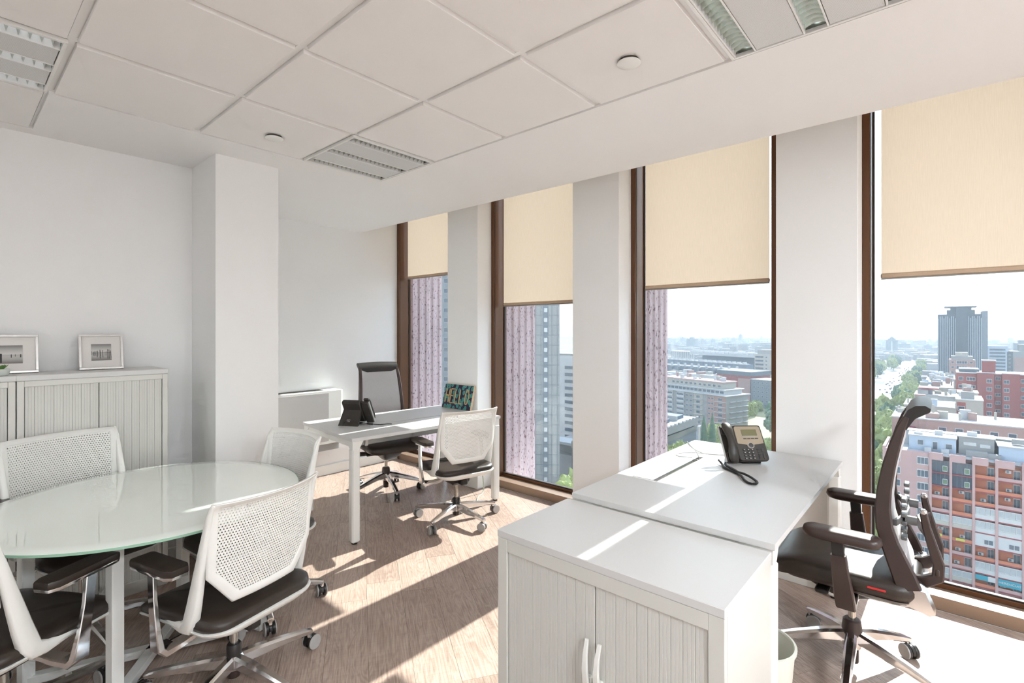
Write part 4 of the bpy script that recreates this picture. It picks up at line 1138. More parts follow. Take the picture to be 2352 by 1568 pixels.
# --- orange apartment house opposite
ob = bthing('orange and mauve apartment house with stacked balconies across the street', 141, 0)
zr = 32.1                                   # roof height above ground
cbox('walls', C_MAUVE, ob, 1.3, 13, -16, 11.1, 0, zr-.4)
cbox('roof', C_ROOF, ob, .2, 13.2, -16, 11.2, zr-.4, zr-.2)
cbox('side_wall', C_MAUVE, ob, 0, 13, 10.6, 11.15, 0, zr+.5)
FH = 2.79
piers = [2.8, -.5, -4.05, -7.5, -11.3, -15.2]
for y in piers:
    cbox('pier', C_MAUVE, ob, -.35, 1.4, y-.22, y+.22, 2.2, zr+.2)
for i in range(5):
    y1, y0 = piers[i]-.22, piers[i+1]+.22
    cbox('parapet', C_MAUVE, ob, -.4, -.15, y0+1.0, y1+.3, zr-1.2, zr+.35)
for (y0, y1) in ((5.9, 10.6), (2.8, 5.9)):
    cbox('facade_wall', C_MAUVE, ob, 0, 1.4, y0, y1, 2.4, zr)
for k in range(9):
    zc_ = zr - 1.5 - FH*k
    win(ob, 0, 8.9, zc_-.3, 1.9, 1.6, panes=3); win(ob, 0, 4.1, zc_-.3, 2.0, 1.7, panes=3)
KIND = [['d','d','w','b','g','b','b','g','g'], ['d','d','b','b','g','b','b','b','g'], ['b','b','b','g','g','p','b','g','b'], ['b','b','b','g','g','p','b','g','b'], ['b','g','b','g','b','p','b','g','b']]
ra = random.Random(5)
ACW = CM('city_ac_unit', (.60, .60, .60))
for i in range(5):
    y1, y0 = piers[i]-.22, piers[i+1]+.22; w = y1-y0; ym = (y0+y1)/2
    for k in range(9):
        zt_ = zr - 1.1 - FH*k; zb_ = zt_ - FH
        cbox('floor_slab', C_RED, ob, -.25, 1.4, y0, y1, zb_-.12, zb_+.12)
        kd = KIND[i][k]
        if kd in 'bw':
            bw_ = cbox('balcony_wall', C_ORANGE, ob, 1.15, 1.35, y0, y1, zb_+.12, zt_-.12)
            win(ob, 1.12, y0+.62, (zb_+zt_)/2-.1, 1.05, 2.0, panes=2)
            cbox('parapet_wall', C_ORANGE if ra.random() < .6 else C_MAUVE, ob, -.2, -.1, y0, y1, zb_+.1, zb_+.75)
            if ra.random() < .75:
                yy = ra.uniform(ym-.2, y1-.7); zz = zb_ + ra.choice((.95, 1.9))
                a_ = cbox('air_conditioner', ACW, ob, .75, 1.12, yy-.42, yy+.42, zz-.3, zz+.3)
                shared('unit', unit, C_GLASS, 'fan', a_, (-.5, .12, 0), scale=(.06, .42, .7), smooth=0)
        elif kd == 'd':
            cbox('dark_glazing', C_DGLASS, ob, .05, .25, y0, y1, zb_+.12, zt_-.12)
            for q in range(1, 4): cbox('glazing_bar', C_DROOF, ob, -.02, .08, y0+w*q/4-.03, y0+w*q/4+.03, zb_+.12, zt_-.12)
            win(ob, .02, y0+w*.25, zb_+1.0, .8, 1.2, glass=C_LEAF2)
        elif kd == 'g':
            cbox('gallery_wall', C_WHITE if i in (2, 3) else C_BEIGE, ob, -.22, .1, y0, y1, zb_+.12, zb_+1.0)
            for q in range(4):
                win(ob, -.18, y0+w*(q+.5)/4, zb_+1.75, w/4-.04, 1.45, glass=CM('city_net_curtain', (.42, .45, .47), .3))
        elif kd == 'p':
            cbox('gallery_panel', C_WHITE, ob, -.22, .1, y0, y1, zb_+.12, zt_-.15)
            win(ob, -.22, y0+w*.32, zb_+1.1, w*.48, 1.1, panes=2)
def sign(t, y0, y1, z0, z1, mat, text=None, x=-.45, size=.8, tcol=None):
    s_ = cbox('sign_board', mat, t, x-.06, x+.06, y0, y1, z0, z1)
    if text:
        cu = bpy.data.curves.new('sign_text', 'FONT'); cu.body = text; cu.size = size; cu.align_x = 'CENTER'; cu.align_y = 'CENTER'; cu.extrude = .02
        tmp = bpy.data.objects.new('tmp', cu); COL.objects.link(tmp)
        me = bpy.data.meshes.new_from_object(tmp.evaluated_get(bpy.context.evaluated_depsgraph_get())); bpy.data.objects.remove(tmp)
        me.materials.clear(); me.materials.append(tcol or C_FRAME)
        o = link('lettering', me, None, t); o.matrix_local = Matrix.Translation((x-.09, (y0+y1)/2, (z0+z1)/2)) @ Matrix(((0, 0, -1, 0), (-1, 0, 0, 0), (0, 1, 0, 0), (0, 0, 0, 1)))
zs_ = zr - 1.1 - FH*9
sign(ob, -11.0, -7.7, zs_+1.3, zs_+2.7, C_TEAL, 'HERENCIAS', size=.62)
sign(ob, -6.2, -4.3, zs_+1.6, zs_+2.6, C_TEAL); sign(ob, -7.3, -6.2, zs_+1.6, zs_+2.6, C_WHITE)
sign(ob, -13.6, -9.4, .6, 1.9, C_SIGNR, 'xtra', size=1.0, tcol=C_YEL)
sign(ob, -2.7, -1.3, zr-1.1-FH*6+.3, zr-1.1-FH*6+.8, C_YEL, x=-.3); sign(ob, .9, 2.2, zr-1.1-FH*6+.5, zr-1.1-FH*6+1.0, C_YEL, x=-.3)
for y in (1.2, -2.3, -5.8, -9.4): win(ob, -.1, y, 3.6, 2.2, 1.8, glass=C_BEIGE, panes=2)
cbox('shop_front', C_GREY, ob, -.1, .3, -16, 11, 0, 2.3)
# penthouses on its roof
for (x0, x1, y0, y1, h, mt) in ((4.0, 9.0, -1.4, 6.6, 2.9, C_BLUE), (4.6, 9.5, -7.4, -1.8, 3.6, C_GREY), (3.0, 9.0, -14.5, -8.0, 2.6, C_BLUE), (9.6, 12.6, -15, 8, 3.0, C_WHITE)):
    p_ = cbox('penthouse', mt, ob, x0, x1, y0, y1, zr-.2, zr+h)
    cbox('penthouse_roof', C_ROOF, ob, x0-.2, x1+.2, y0-.2, y1+.2, zr+h, zr+h+.18)
for (y, z, w, h) in ((4.6, 1.5, 1.1, 1.3), (2.1, 1.1, .9, 2.0), (-.2, 1.2, 1.2, 1.2), (-3.6, 2.2, 2.0, .7), (-6.0, 2.0, 1.6, .7), (-9.6, 1.3, 1.0, 1.1)):
    win(ob, 3.95 if y > -1.5 or y < -8 else 4.55, y, zr+z, w, h, glass=C_FRAME if h < .8 else C_GLASS)
for (x, y, w, h, mt) in ((2.6, 3.3, 1.2, .9, C_WHITE), (2.4, .4, 1.3, .9, C_WHITE), (2.2, -4.6, 3.4, 1.3, C_GREY), (2.0, -7.3, 2.0, 1.1, C_GREY), (2.3, 8.4, 1.4, .8, C_WHITE), (5, 5, 1.5, .5, C_WHITE), (6, -4, 1.6, .9, C_WHITE), (5.5, -11, 1.8, 1.0, C_GREY), (7, 1.5, 1.4, 1.0, C_WHITE)):
    zb0 = zr-.2 if x < 3 else zr + 3.0 + (.7 if -8 < y < -1.6 else 0)
    cbox('roof_box', mt, ob, x, x+1.2, y-w/2, y+w/2, zb0, zb0+h)

# --- terraces and roofs behind it
def rows(label, x0, x1, y0, y1, top, mat, roofm=C_ROOF, extra=(), boxes=0, seed=1, name='building'):
    t = bthing(label, x0, 0, name=name); H = top - GZ
    cbox('walls', mat, t, 0, x1-x0, y0, y1, 0, H-.3); cbox('roof', roofm, t, -.15, x1-x0+.1, y0-.15, y1+.15, H-.3, H)
    r_ = random.Random(seed)
    for k in range(boxes):
        x = r_.uniform(.15, .85)*(x1-x0); y = r_.uniform(y0+1, y1-1); w = r_.uniform(.8, 3.2); h = r_.uniform(.8, 2.6)
        cbox('roof_box', r_.choice((C_WHITE, C_BLUE, C_GREY, C_BEIGE, C_PINK)), t, x-w*.3, x+w*.3, y-w/2, y+w/2, H, H+h)
    for k in range(boxes//3):
        x = r_.uniform(.2, .8)*(x1-x0); y = r_.uniform(y0+.5, y1-.5)
        cbox('chimney', C_BEIGE, t, x-.25, x+.25, y-.25, y+.25, H, H+r_.uniform(1.5, 3.5))
    return t
t = rows('low pink and white terrace house right behind the orange block', 170, 186, -24, 11.4, -21.4, C_PINK, boxes=14, seed=3)
for y in (9, 7.2, 5.0): cbox('step', C_RED, t, -2.5, 0, y-.8, y+.8, 0, 34 + (9-y)*-.4)
for k in range(7): win(t, 0, 1-3.2*k, 33.2, 1.6, 1.3)
rows('beige flat-roofed house with a blank side wall in the middle distance', 208, 226, -2.0, 10.8, -22.3, C_BEIGE, boxes=5, seed=5)
t = rows('red and beige narrow house joined to the beige blank wall', 209, 224, -8.2, -2.0, -19.6, C_BEIGE, boxes=2, seed=6); cbox('red_panel', C_BRICK, t, -.12, 0, -4.2, -2.2, 20, 36.5); win(t, -.1, -3.2, 34.5, 1.7, 1.6)
t = rows('pale house with a red awning roof terrace', 246, 262, -3.0, 9.6, -22.6, C_WHITE, boxes=7, seed=8); cbox('awning', CM('city_red_awning', (.52, .08, .09)), t, 2, 6, 2.5, 8.5, 36.6, 36.9)
t = rows('cream house with ochre gable among the rooftops', 236, 246, -8.0, -2.6, -19.8, C_BEIGE, boxes=3, seed=9)
rows('long grey roof cluttered with chimneys and boxes', 276, 306, -1.8, 9.2, -22.0, C_BEIGE, boxes=14, seed=10)
rows('farther pale roof crowded with masts before the tower', 312, 350, -2.0, 8.0, -22.5, C_PINK, boxes=16, seed=12)
rows('last pale roof at the end of the roof row', 356, 400, -3.0, 7.4, -24.0, C_BEIGE, boxes=12, seed=13)

# --- red brick block
rb = bthing('red brick apartment block with columns of windows at the right', 270, 0)
H = -15.2 - GZ
cbox('walls', C_BRICK, rb, 0, 16, -30, -2.7, 0, H); cbox('roof', C_WHITE, rb, -.2, 16.2, -30, -2.6, H, H+.35)
cbox('stair_tower', C_BRICK, rb, 3, 7, -14.2, -10.4, H, H+5); cbox('tower_cap', C_WHITE, rb, 2.8, 7.2, -14.4, -10.2, H+5, H+5.4); cbox('setback', C_DROOF, rb, 2, 14, -9.5, -3.5, H, H+1.6)
for (y0, y1) in ((-13.6, -8.8), (-20.6, -15.8)):
    cbox('projecting_bay', C_BRICK, rb, -1.6, .1, y0, y1, 0, H+.4); cbox('bay_cap', C_WHITE, rb, -1.7, .1, y0-.1, y1+.1, H+.4, H+.7)
zs_w = [H - 2.2 - 3.15*k for k in range(8)]
for z in zs_w:
    win(rb, 0, -4.0, z, 1.4, 1.4); win(rb, 0, -7.0, z, 2.6, 1.5, panes=3); win(rb, -1.6, -12.2, z-.4, 1.5, 1.6, panes=2); win(rb, 0, -14.7, z+.6, 1.5, 1.3, panes=2); win(rb, -1.6, -17.0, z-.5, 1.5, 1.6, panes=2); win(rb, 0, -21.9, z, 1.9, 1.5, panes=2)

# --- tall office tower with ribs
C_RIB = CM('city_tower_pale_rib', (.40, .45, .52))
tw = bthing('tall blue grey office tower with vertical ribs and helipad roof', 528, 0)
H = 15.0 - GZ
cbox('core', C_TOWER, tw, 0, 26, -22.5, 6.0, 0, H)
cbox('shaft', C_TOWER, tw, -1.5, 20, -12, -5.0, 0, H+5); cbox('end_pier', C_TOWER2, tw, -.6, 26, -23.2, -20.0, 0, H+2.2)
cbox('crown', C_TOWER, tw, 1, 18, -16.0, .6, H, H+3.5); cbox('helipad', C_TOWER, tw, -1, 19, -17.0, 2.0, H+5.6, H+6.3); cbox('crown_neck', C_TOWER, tw, 2, 16, -14, -1.6, H+3.5, H+5.6)
for (a_, b_, n_) in ((-4.6, 5.6, 10), (-19.6, -12.4, 8)):
    for k in range(n_):
        y = a_ + (b_-a_)*k/(n_-1); cbox('rib', C_RIB, tw, -.5, 0, y-.26, y+.26, 0, H-1.5-(1.5 if k % 3 == 0 else 0))
for k in range(5): cbox('mast', C_DROOF, tw, 5, 5.2, -15+4*k, -14.8+4*k, H+6.3, H+7.5+.8*(k % 2))
pm = bthing('pink brick house with white bay windows in front of the tower', 398, 0)
H = -13.2 - GZ
cbox('walls', C_PINK, pm, 0, 12, -12.2, -.6, 0, H-2); cbox('attic', C_GREY, pm, .6, 11, -11.2, -1.6, H-2, H); cbox('attic_box', C_BEIGE, pm, 2, 8, -9, -3.5, H, H+2.2)
for k in range(5):
    z = H-3.6-3.0*k
    win(pm, 0, -2.2, z, 1.4, 1.1); win(pm, 0, -10.4, z, 1.4, 1.1); win(pm, -.3, -6.3, z, 5.0, 1.9, panes=4)
wb_ = bthing('pale blue office block right of the tower', 622, 0)
H = -11.4 - GZ
cbox('walls', C_BLUE, wb_, 0, 20, -40.2, -26.6, 0, H)
for k in range(9): cbox('window_band', C_GLASS, wb_, -.2, 0, -38.6, -28.4, H-4.2-3.0*k, H-2.6-3.0*k)
rbk = bthing('grey office block at the right edge of the view', 536, 0)
H = -13.5 - GZ
cbox('walls', C_GREY, rbk, 0, 18, -60, -36, 0, H); cbox('dark_side', C_DGLASS, rbk, -.2, 0, -37.4, -34.2, 0, H-.5); cbox('upper_block', C_GREY, rbk, 4, 18, -60, -41, H, H+5); cbox('brick_front', C_PINK, rbk, -.4, 0, -46, -38, 0, H-4.5)
for k in range(7): win(rbk, -.2, -35.6, H-3-3*k, 1.0, .9)
hb = bthing('distant block with pagoda hat roof above the avenue', 1500, 0)
H = 39.0
hy = 101.0
cbox('walls', C_TOWER2, hb, 0, 16, hy-11.5, hy+11.5, 0, H-2); cbox('cornice', C_TOWER2, hb, -2, 18, hy-14, hy+14, H-2, H-.8); cbox('tier', C_TOWER2, hb, 2, 14, hy-7.5, hy+7.5, H-.8, H+2.4); cbox('upper_tier', C_TOWER2, hb, 4, 12, hy-4, hy+4, H+2.4, H+5.6); cbox('spire', C_TOWER2, hb, 7.4, 8.6, hy-.7, hy+.7, H+5.6, H+10.5)
cbox('stair_core', C_WHITE, hb, -.5, 0, hy-1.5, hy+1.5, 0, H-4)

# --- view between the pillars to the left: apartments, stadium, mansards
def pr(px, D):                                # bearing of a site from the room, distance along the view axis
    r_ = (px-1176)/1145.0; return (D*(.75299+.65803*r_), D*(.65803-.75299*r_))
ap = bthing('large grey apartment block with set-back penthouse beyond the lawn', 294.0, 94.95, R(-18.1))
H = 29.0
cbox('walls', C_GREY, ap, 0, 20, 0, 75, 0, H-7.4); cbox('set_back_floor', C_WHITE, ap, 2.2, 18, 2.5, 75, H-7.4, H-4.4); cbox('terrace_slab', C_WHITE, ap, -1.2, 21, -1.2, 75, H-7.6, H-7.2)
cbox('penthouse', C_BEIGE, ap, 4, 16, 5, 75, H-4.4, H-.6); cbox('penthouse_roof', CM('city_pink_coping', (.62, .40, .40)), ap, 3.4, 16.6, 4.4, 75, H-.6, H); cbox('upper_terrace', C_WHITE, ap, 1.4, 19, 1.5, 75, H-4.6, H-4.2)
for k in range(11): win(ap, 4, 7.5+3.4*k, H-2.6, 1.9, 1.5, panes=2)
for k in range(14): win(ap, 2.2, 4.5+3.0*k, H-5.9, 2.6, 1.9, panes=3)
for (y0, y1, mt, ty) in ((0, 7.5, C_PINK, 'bal'), (7.5, 12.6, C_PINK, 'win'), (12.6, 15.6, C_GREY, 'bal0'), (15.6, 22.5, C_BEIGE, 'bal'), (22.5, 29.0, C_GREY, 'win'), (29, 35, C_WHITE, 'gal'), (35, 38, C_GREY, 'bal0'), (38, 44, C_WHITE, 'gal')):
    cbox('facade_bay', mt, ap, -.25, 0, y0+.05, y1-.05, 0, H-7.7)
    for k in range(7):
        z = H - 9.6 - 3.05*k
        if z < 1.5: continue
        if ty == 'win':
            for q in (.28, .74): win(ap, -.25, y0+(y1-y0)*q, z, 1.5, 1.3, panes=2)
        elif ty == 'bal':
            cbox('balcony', C_WHITE, ap, -1.3, -.2, y0+.1, y1-.1, z-1.55, z-1.3); win(ap, -.25, (y0+y1)/2, z-.1, 2.6, 1.8, panes=3)
        elif ty == 'gal':
            cbox('gallery', C_FRAME, ap, -.9, -.2, y0+.15, y1-.15, z-1.5, z-.5); win(ap, -.9, (y0+y1)/2, z+.25, y1-y0-.4, 1.4, panes=6)
for k in range(9):
    for s_ in range(3):
        z = H-9.6-3.05*k
        if z > 1.5: cbox('side_balcony', C_WHITE, ap, 2.5+6*s_, 7.2+6*s_, -1.2, 0, z-1.5, z-1.2)
ra = random.Random(9)
for k in range(16):
    x = ra.uniform(5, 15); y = ra.uniform(5, 60); w = ra.uniform(.8, 2.4)
    cbox('roof_box', ra.choice((C_WHITE, C_PINK, C_BEIGE)), ap, x, x+w, y, y+w, H, H+ra.uniform(.8, 2.6))
x_, y_ = pr(1690, 372)
t = bthing('red brick house with blank end wall behind the apartment block', x_, y_, R(-18))
cbox('walls', C_BRICK, t, 0, 24, -12, 16, 0, 26); cbox('roof', C_DROOF, t, -.5, 25, -12.5, 16.5, 26, 29); cbox('end_wall', C_PINK, t, -.3, 0, -12, -2, 0, 24)
x_, y_ = pr(1752, 352)
t = bthing('dark grey apartment house at the right end of the lawn view', x_, y_, R(-18))
cbox('walls', C_GREY2, t, 0, 18, -14, 9, 0, 24); cbox('roof', C_WHITE, t, -.3, 18.3, -14, 9.3, 24, 24.4)
for k in range(6):
    for q in range(5): win(t, 0, 6.5-3.2*q, 22-3.2*k, 1.4, 1.4)
# mansard row
x_, y_ = pr(1530, 470)
t = bthing('long slate mansard roof row with dormers and chimneys', x_, y_, R(-18))
cbox('walls', C_PINK, t, 0, 22, -74, 30, 0, 20)
MB().loft([[(-.6, y, 20), (4.5, y, 27), (18, y, 27), (22.6, y, 20)] for y in (-74, 30)]).build('mansard_roof', C_DROOF, t, smooth=0)
for k in range(13):
    cbox('dormer', C_GREY2, t, .3, 4, 24-7.6*k, 26.4-7.6*k, 21.5, 26.4); cbox('chimney', C_WHITE, t, 5, 6.4, 20-7.6*k, 21.6-7.6*k, 26, 29.6)
for k in range(10): win(t, 0, 22-9*k, 17.5, 2.2, 1.6)
x_, y_ = pr(1560, 430)
t = bthing('pale low house among roof terraces before the slate roofs', x_, y_, R(-18)); cbox('walls', C_WHITE, t, 0, 12, -46, 16, 0, 23); ra = random.Random(14)
for k in range(14):
    y = ra.uniform(-44, 14); w = ra.uniform(1, 4); cbox('roof_box', ra.choice((C_WHITE, C_BEIGE, C_PINK)), t, ra.uniform(0, 8), 11, y, y+w, 23, 23+ra.uniform(.8, 3))
# stadium
x_, y_ = pr(1530, 640)
t = bthing('long low stadium with white ribbed roof edge', x_, y_, R(-24), name='stadium', cat='stadium')
cbox('outer_wall', C_STAD, t, 0, 10, -122, 30, 0, 23); cbox('roof_edge', C_WHITE, t, -1.5, 4, -122, 30, 23, 24)
for k in range(22): cbox('roof_rib', C_WHITE, t, -2.2, 4, 26-6.9*k, 26.8-6.9*k, 23, 25.6)
for k in range(22): cbox('wall_joint', C_DROOF, t, -.2, 0, 26-6.9*k, 26.3-6.9*k, 0, 23)
cbox('far_stand', C_STAD, t, 60, 80, -120, -2, 0, 27); cbox('far_stand_roof', C_WHITE, t, 40, 82, -124, 0, 28.5, 31.5)
for k in range(18): cbox('roof_truss', C_WHITE, t, 38, 60, -3-6.9*k, -2.2-6.9*k, 31.5, 33.6)
cbox('side_stand', C_WHITE, t, 60, 75, 12, 60, 30, 31)
for k in range(12): cbox('truss_post', C_WHITE, t, 60, 62, 12+4*k, 13+4*k, 20, 30)
x_, y_ = pr(1733, 480)
t = bthing('grey office block with window bands beside the stadium', x_, y_, R(-18)); cbox('walls', C_BEIGE, t, 0, 18, -24, 0, 0, 37); cbox('top_floor', C_GREY, t, 1, 17, -23, -2.5, 37, 41)
for k in range(8): cbox('window_band', C_GLASS, t, -.2, 0, -9, -1, 33.4-3.6*k, 35-3.6*k)
for k in range(8): win(t, 0, -12, 34.2-3.6*k, 1.8, 1.6)
# hall with skylights
t = bthing('low flat hall with white skylight frames at the left of the lawn', 150, 86.9, 0, name='hall', cat='building')
H = 19.0
cbox('walls', C_GREY2, t, 0, 79.5, .6, 15.5, 0, H-4); cbox('fascia', C_GREY, t, -.3, 79.8, -.2, 15.5, H-3.2, H-.2); cbox('roof', C_GREY, t, 0, 79.5, 0, 15.5, H-.2, H); cbox('window_band', C_GLASS, t, 0, 79.5, .4, .7, H-6.5, H-4)
for k in range(20): cbox('roof_bracket', C_WHITE, t, 2+4*k, 3.4+4*k, -.5, .2, H, H+.5)
for k in range(5):
    cbox('skylight', C_STAD, t, 4+15*k, 13+15*k, 4, 14, H, H+1.6); cbox('skylight_edge', C_WHITE, t, 3+15*k, 4+15*k, 3, 15, H, H+2.2)
# grey tower close by, seen past the ribs
gt = bthing('grey panelled office tower seen through the second window', 134.6, 96.7, R(37))
H = 30 - GZ
cbox('walls', C_GREY, gt, 0, 24, 0, 46, 0, H)
for k in range(26): cbox('floor_joint', C_GREY2, gt, -.10, 0, 0, 46, H-3.3*k-.08, H-3.3*k+.08)
for k in range(26): cbox('panel_joint', C_GREY2, gt, -.08, 0, .7+1.8*k, .82+1.8*k, 0, H)
cbox('window_slot', C_GREY2, gt, -.05, .05, 3.7, 5.6, 0, H); cbox('window_slot', C_GREY2, gt, -.05, .05, 36.5, 39.2, 0, H)
for k in range(26):
    win(gt, -.05, 4.6, H-1.6-3.3*k, 1.3, 1.7, frame=C_GREY2, glass=C_FRAME); win(gt, -.05, 37.9, H-1.6-3.3*k, 1.9, 1.7, frame=C_GREY, glass=C_GLASS)
t = bthing('pale slab office block with rows of window bands beyond the grey tower', 192, 0)
H = -9.4 - GZ
cbox('walls', C_WHITE, t, 0, 24, 105, 139, 0, H); cbox('roof', C_GREY, t, -.3, 24, 104.8, 139, H, H+.5)
for k in range(14):
    cbox('window_band', C_GLASS, t, -.25, 0, 127.8, 134.8, H-6.6-3.2*k, H-5.2-3.2*k); cbox('window_band', C_GLASS, t, -.25, 0, 112, 126.2, H-6.6-3.2*k, H-5.2-3.2*k)
t = bthing('low white pavilion with terrace at the foot of the slab block', 165, 0); cbox('walls', C_WHITE, t, 0, 18, 104, 122, 0, 9); cbox('upper_floor', C_GREY, t, 3, 18, 106, 122, 9, 14); cbox('canopy', C_WHITE, t, -4, 4, 103, 122, 14, 15); cbox('terrace', CM('city_red_court', (.5, .13, .09)), t, -14, -4, 100, 112, 0, .4)

# distant skyline
SK = [(1587, 1500, 20, 28, 37, 'distant grey block with a roof house on the skyline'), (1700, 2300, 14, 14, 43, 'thin distant tower standing highest on the skyline'), (1683, 2300, 14, 15, 29, 'distant tower with a rounded top beside the thin tower'), (1567, 2100, 16, 15, 32, 'pale far block on the skyline left of the grey block'), (1613, 1900, 16, 13, 28, 'small far block in the middle of the skyline'), (1636, 1900, 16, 13, 28, 'small far block right of the skyline middle'),
      (2076, 1400, 20, 28, 25, 'far flat block between the pagoda block and the tower'), (2131, 1300, 20, 17, 23, 'far low block just left of the tall tower'), (2346, 700, 20, 14, 42, 'dark block rising at the far right edge')]
for (px, D, dx, wy, h, lab) in SK:
    x_, y_ = pr(px, D)
    t = bthing(lab, x_, y_, group='blocks on the far skyline'); cbox('walls', C_TOWER2, t, 0, dx, -wy/2, wy/2, 0, h); cbox('roof_house', C_TOWER2, t, dx*.2, dx*.8, -wy*.2, wy*.2, h, h*1.08+1)
# uncountable carpet of far roofs
ra = random.Random(77); fb = MB()
for k in range(5200):
    x = 520*math.exp(ra.random()*1.9); y = x*ra.uniform(-.14, .62)
    if 33 < y < 57 and x < 1200: continue
    if y < 60 and x < 640: continue
    if x < 800 and y < x*.6 and y > x*.2: continue
    w = ra.uniform(8, 26); d = ra.uniform(8, 22); h = ra.uniform(6, 17)
    if 45 < y < 100 and x < 1240: continue
    if 15 < y < 60 and x < 1100: continue
    fb.box(x, x+d, y-w/2, y+w/2, GZ, GZ+h + (14 if ra.random() < .04 else 0))
tag(fb.build('far_roofs', CM('city_far_blocks', (.36, .36, .38), var=.6, vscale=.03), smooth=0), 'hazy carpet of far rooftops towards the horizon', 'rooftops', kind='stuff')

# lawn, trees, cars
ln = MB(); ln.add([(236, 60, GZ+.4), (262, 44, GZ+.4), (420, 78, GZ+6), (440, 112, GZ+7), (318, 102, GZ+1.0)], [(0, 1, 2, 3, 4)])
tag(ln.build('lawn', C_LAWN, smooth=0), kind='structure')
def crown(seed):
    def fn(b):
        r_ = random.Random(seed)
        bm = bmesh.new()
        for k in range(30):
            a = r_.uniform(0, 6.28); rr = r_.uniform(0, .75); z = r_.uniform(.40, 1.05); s_ = r_.uniform(.12, .26)
            v0 = len(bm.verts)
            res = bmesh.ops.create_icosphere(bm, subdivisions=3, radius=s_)
            off = Vector((rr*math.cos(a)*.55, rr*math.sin(a)*.55, z*.80))
            for v in res['verts']:
                n_ = v.co.normalized(); j = 1 + .25*math.sin(9*n_.x+k)*math.sin(11*n_.y+2*k)*math.sin(8*n_.z) + r_.uniform(-.28, .28)
                v.co = v.co*j + off
        bm.verts.ensure_lookup_table()
        b.add([tuple(v.co) for v in bm.verts], [tuple(v.index for v in f.verts) for f in bm.faces]); bm.free()
    return fn
def trunk(b): b.tube([(0, 0, 0), (.01, 0, .25), (0, .01, .55)], [.03, .022, .012], 6)
TL = {'avenue': ('leafy street tree in the rows along the avenue', 'trees along the avenue'), 'front': ('bright leafy tree at the foot of the building', 'trees below the windows'), 'lawn': ('round leafy tree at the edge of the dry lawn', 'trees around the lawn')}
def tree(x, y, h, kind, seed, mat=C_LEAF, wide=.68):
    t = thing('tree', TL[kind][0], 'tree', (x, y, GZ), seed*1.7, TL[kind][1])
    shared('crown%d' % (seed % 4), crown(seed % 4), mat, 'crown', t, scale=(h*wide, h*wide, h), smooth=0)
    shared('trunk', trunk, C_TRUNK, 'trunk', t, scale=(h, h, h))
ra = random.Random(31)
for k in range(16):
    tree(128 + 26*k + ra.uniform(-5, 5), 22 + ra.uniform(-3, 5), ra.uniform(16, 20), 'avenue', k, C_LEAF if k % 4 else C_LEAF2)
for k in range(13):
    tree(118 + 20*k + ra.uniform(-4, 4), 14.8 + ra.uniform(-1, 1.5), ra.uniform(15, 19), 'avenue', k+3)
for k in range(22):
    tree(300 + 40*k + ra.uniform(-8, 8), 62 + ra.uniform(-3, 14), ra.uniform(15, 20), 'avenue', k+1, C_LEAF if k % 3 else C_LEAF2)
for k in range(12):
    tree(520 + 40*k + ra.uniform(-8, 8), 28 + ra.uniform(-3, 2), ra.uniform(14, 18), 'avenue', k+2, C_LEAF if k % 3 else C_LEAF2)
for (px, D, h) in ((1236, 128, 15), (1262, 138, 16), (1292, 132, 15), (1316, 140, 16.5), (1250, 118, 10.5), (1302, 116, 10.5)):
    x_, y_ = pr(px, D); tree(x_, y_, h, 'front', px)
for (px, D, h) in ((1530, 178, 17), (1558, 184, 17.5), (1582, 192, 16), (1542, 166, 14), (1650, 196, 15), (1672, 188, 15.5), (1692, 300, 9), (1708, 315, 10), (1724, 330, 11), (1738, 345, 11), (1679, 290, 8), (1766, 200, 15), (1640, 252, 11), (1652, 250, 10)):
    x_, y_ = pr(px, D); tree(x_, y_, h, 'lawn', px)
for i, (px, D, h) in enumerate(((1617, 236, 19), (1636, 238, 20))):
    x_, y_ = pr(px, D)
    t = thing('cypress', ['dark narrow cypress left of its pair beyond the lawn', 'dark narrow cypress right of its pair beyond the lawn'][i], 'tree', (x_, y_, GZ), 0, 'cypress pair')
    MB().lathe([(.2, 1), (1.5, 3), (1.7, 7), (1.3, 12), (.6, 17), (.1, h)], 10).build('crown', C_LEAF2, t); MB().cyl((0, 0, 0), (0, 0, 2), .25, n=6).build('trunk', C_TRUNK, t)
x_, y_ = pr(1606, 150)
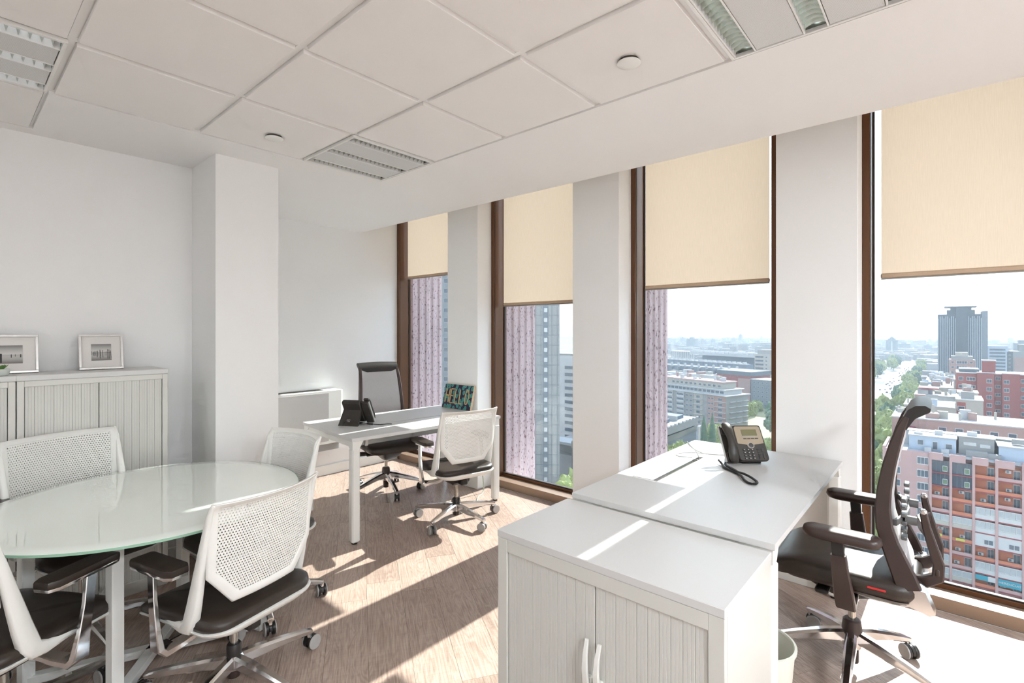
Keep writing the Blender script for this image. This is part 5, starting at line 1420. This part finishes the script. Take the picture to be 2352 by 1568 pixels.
t = thing('lamp_mast', 'slim pale lamp mast between the trees below the window', 'lamp mast', (x_, y_, GZ)); MB().cyl((0, 0, 0), (0, 0, 30), .35, .28, 10).build('mast', C_BEIGE, t); MB().box(-.8, .8, -.3, .3, 29.8, 30.2, .1).build('lamp_head', C_WHITE, t)
def car_body(b):
    b.loft([[(x, y, z) for x, y in rrect(0, 0, w, d, .4, 3)] for w, d, z in ((4.1, 1.6, .3), (4.3, 1.75, .5), (4.2, 1.7, .9))])
    b.loft([[(x, y, z) for x, y in rrect(-.2, 0, w, d, .3, 3)] for w, d, z in ((2.6, 1.6, .9), (1.7, 1.35, 1.45))])
CARM = [CM('car_white', (.7, .7, .7), .3), CM('car_dark', (.05, .055, .06), .3), CM('car_silver', (.4, .4, .42), .3)]
for k in range(70):
    x = 330 + 10*k + ra.uniform(-3, 3); y = 37 + 3.3*ra.randrange(5) + ra.uniform(-.3, .3)
    m_ = ra.choice(CARM); t = shared('car', car_body, m_, 'car', None, (x, y, GZ+.1)); tag(t, 'small car driving on the bright avenue', 'car', 'cars on the avenue')

# ------------------------------------------------------------------ summer haze over the city
hz = bpy.data.materials.new('city_haze'); hz.use_nodes = True
nt = hz.node_tree; nt.nodes.clear()
ho = nt.nodes.new('ShaderNodeOutputMaterial'); hv = nt.nodes.new('ShaderNodeVolumeScatter'); ha = nt.nodes.new('ShaderNodeVolumeAbsorption'); hs = nt.nodes.new('ShaderNodeAddShader')
hv.inputs['Color'].default_value = (.72, .86, 1.0, 1); hv.inputs['Density'].default_value = .00026; hv.inputs['Anisotropy'].default_value = .2
ha.inputs['Color'].default_value = (.5, .5, .5, 1); ha.inputs['Density'].default_value = .00045
nt.links.new(hv.outputs[0], hs.inputs[0]); nt.links.new(ha.outputs[0], hs.inputs[1]); nt.links.new(hs.outputs[0], ho.inputs['Volume'])
haze = MB().box(60, 4600, -1500, 3000, GZ-1, 70).build('haze', hz, smooth=0)
tag(haze, 'pale blue summer haze lying over the distant city', 'haze', kind='stuff')
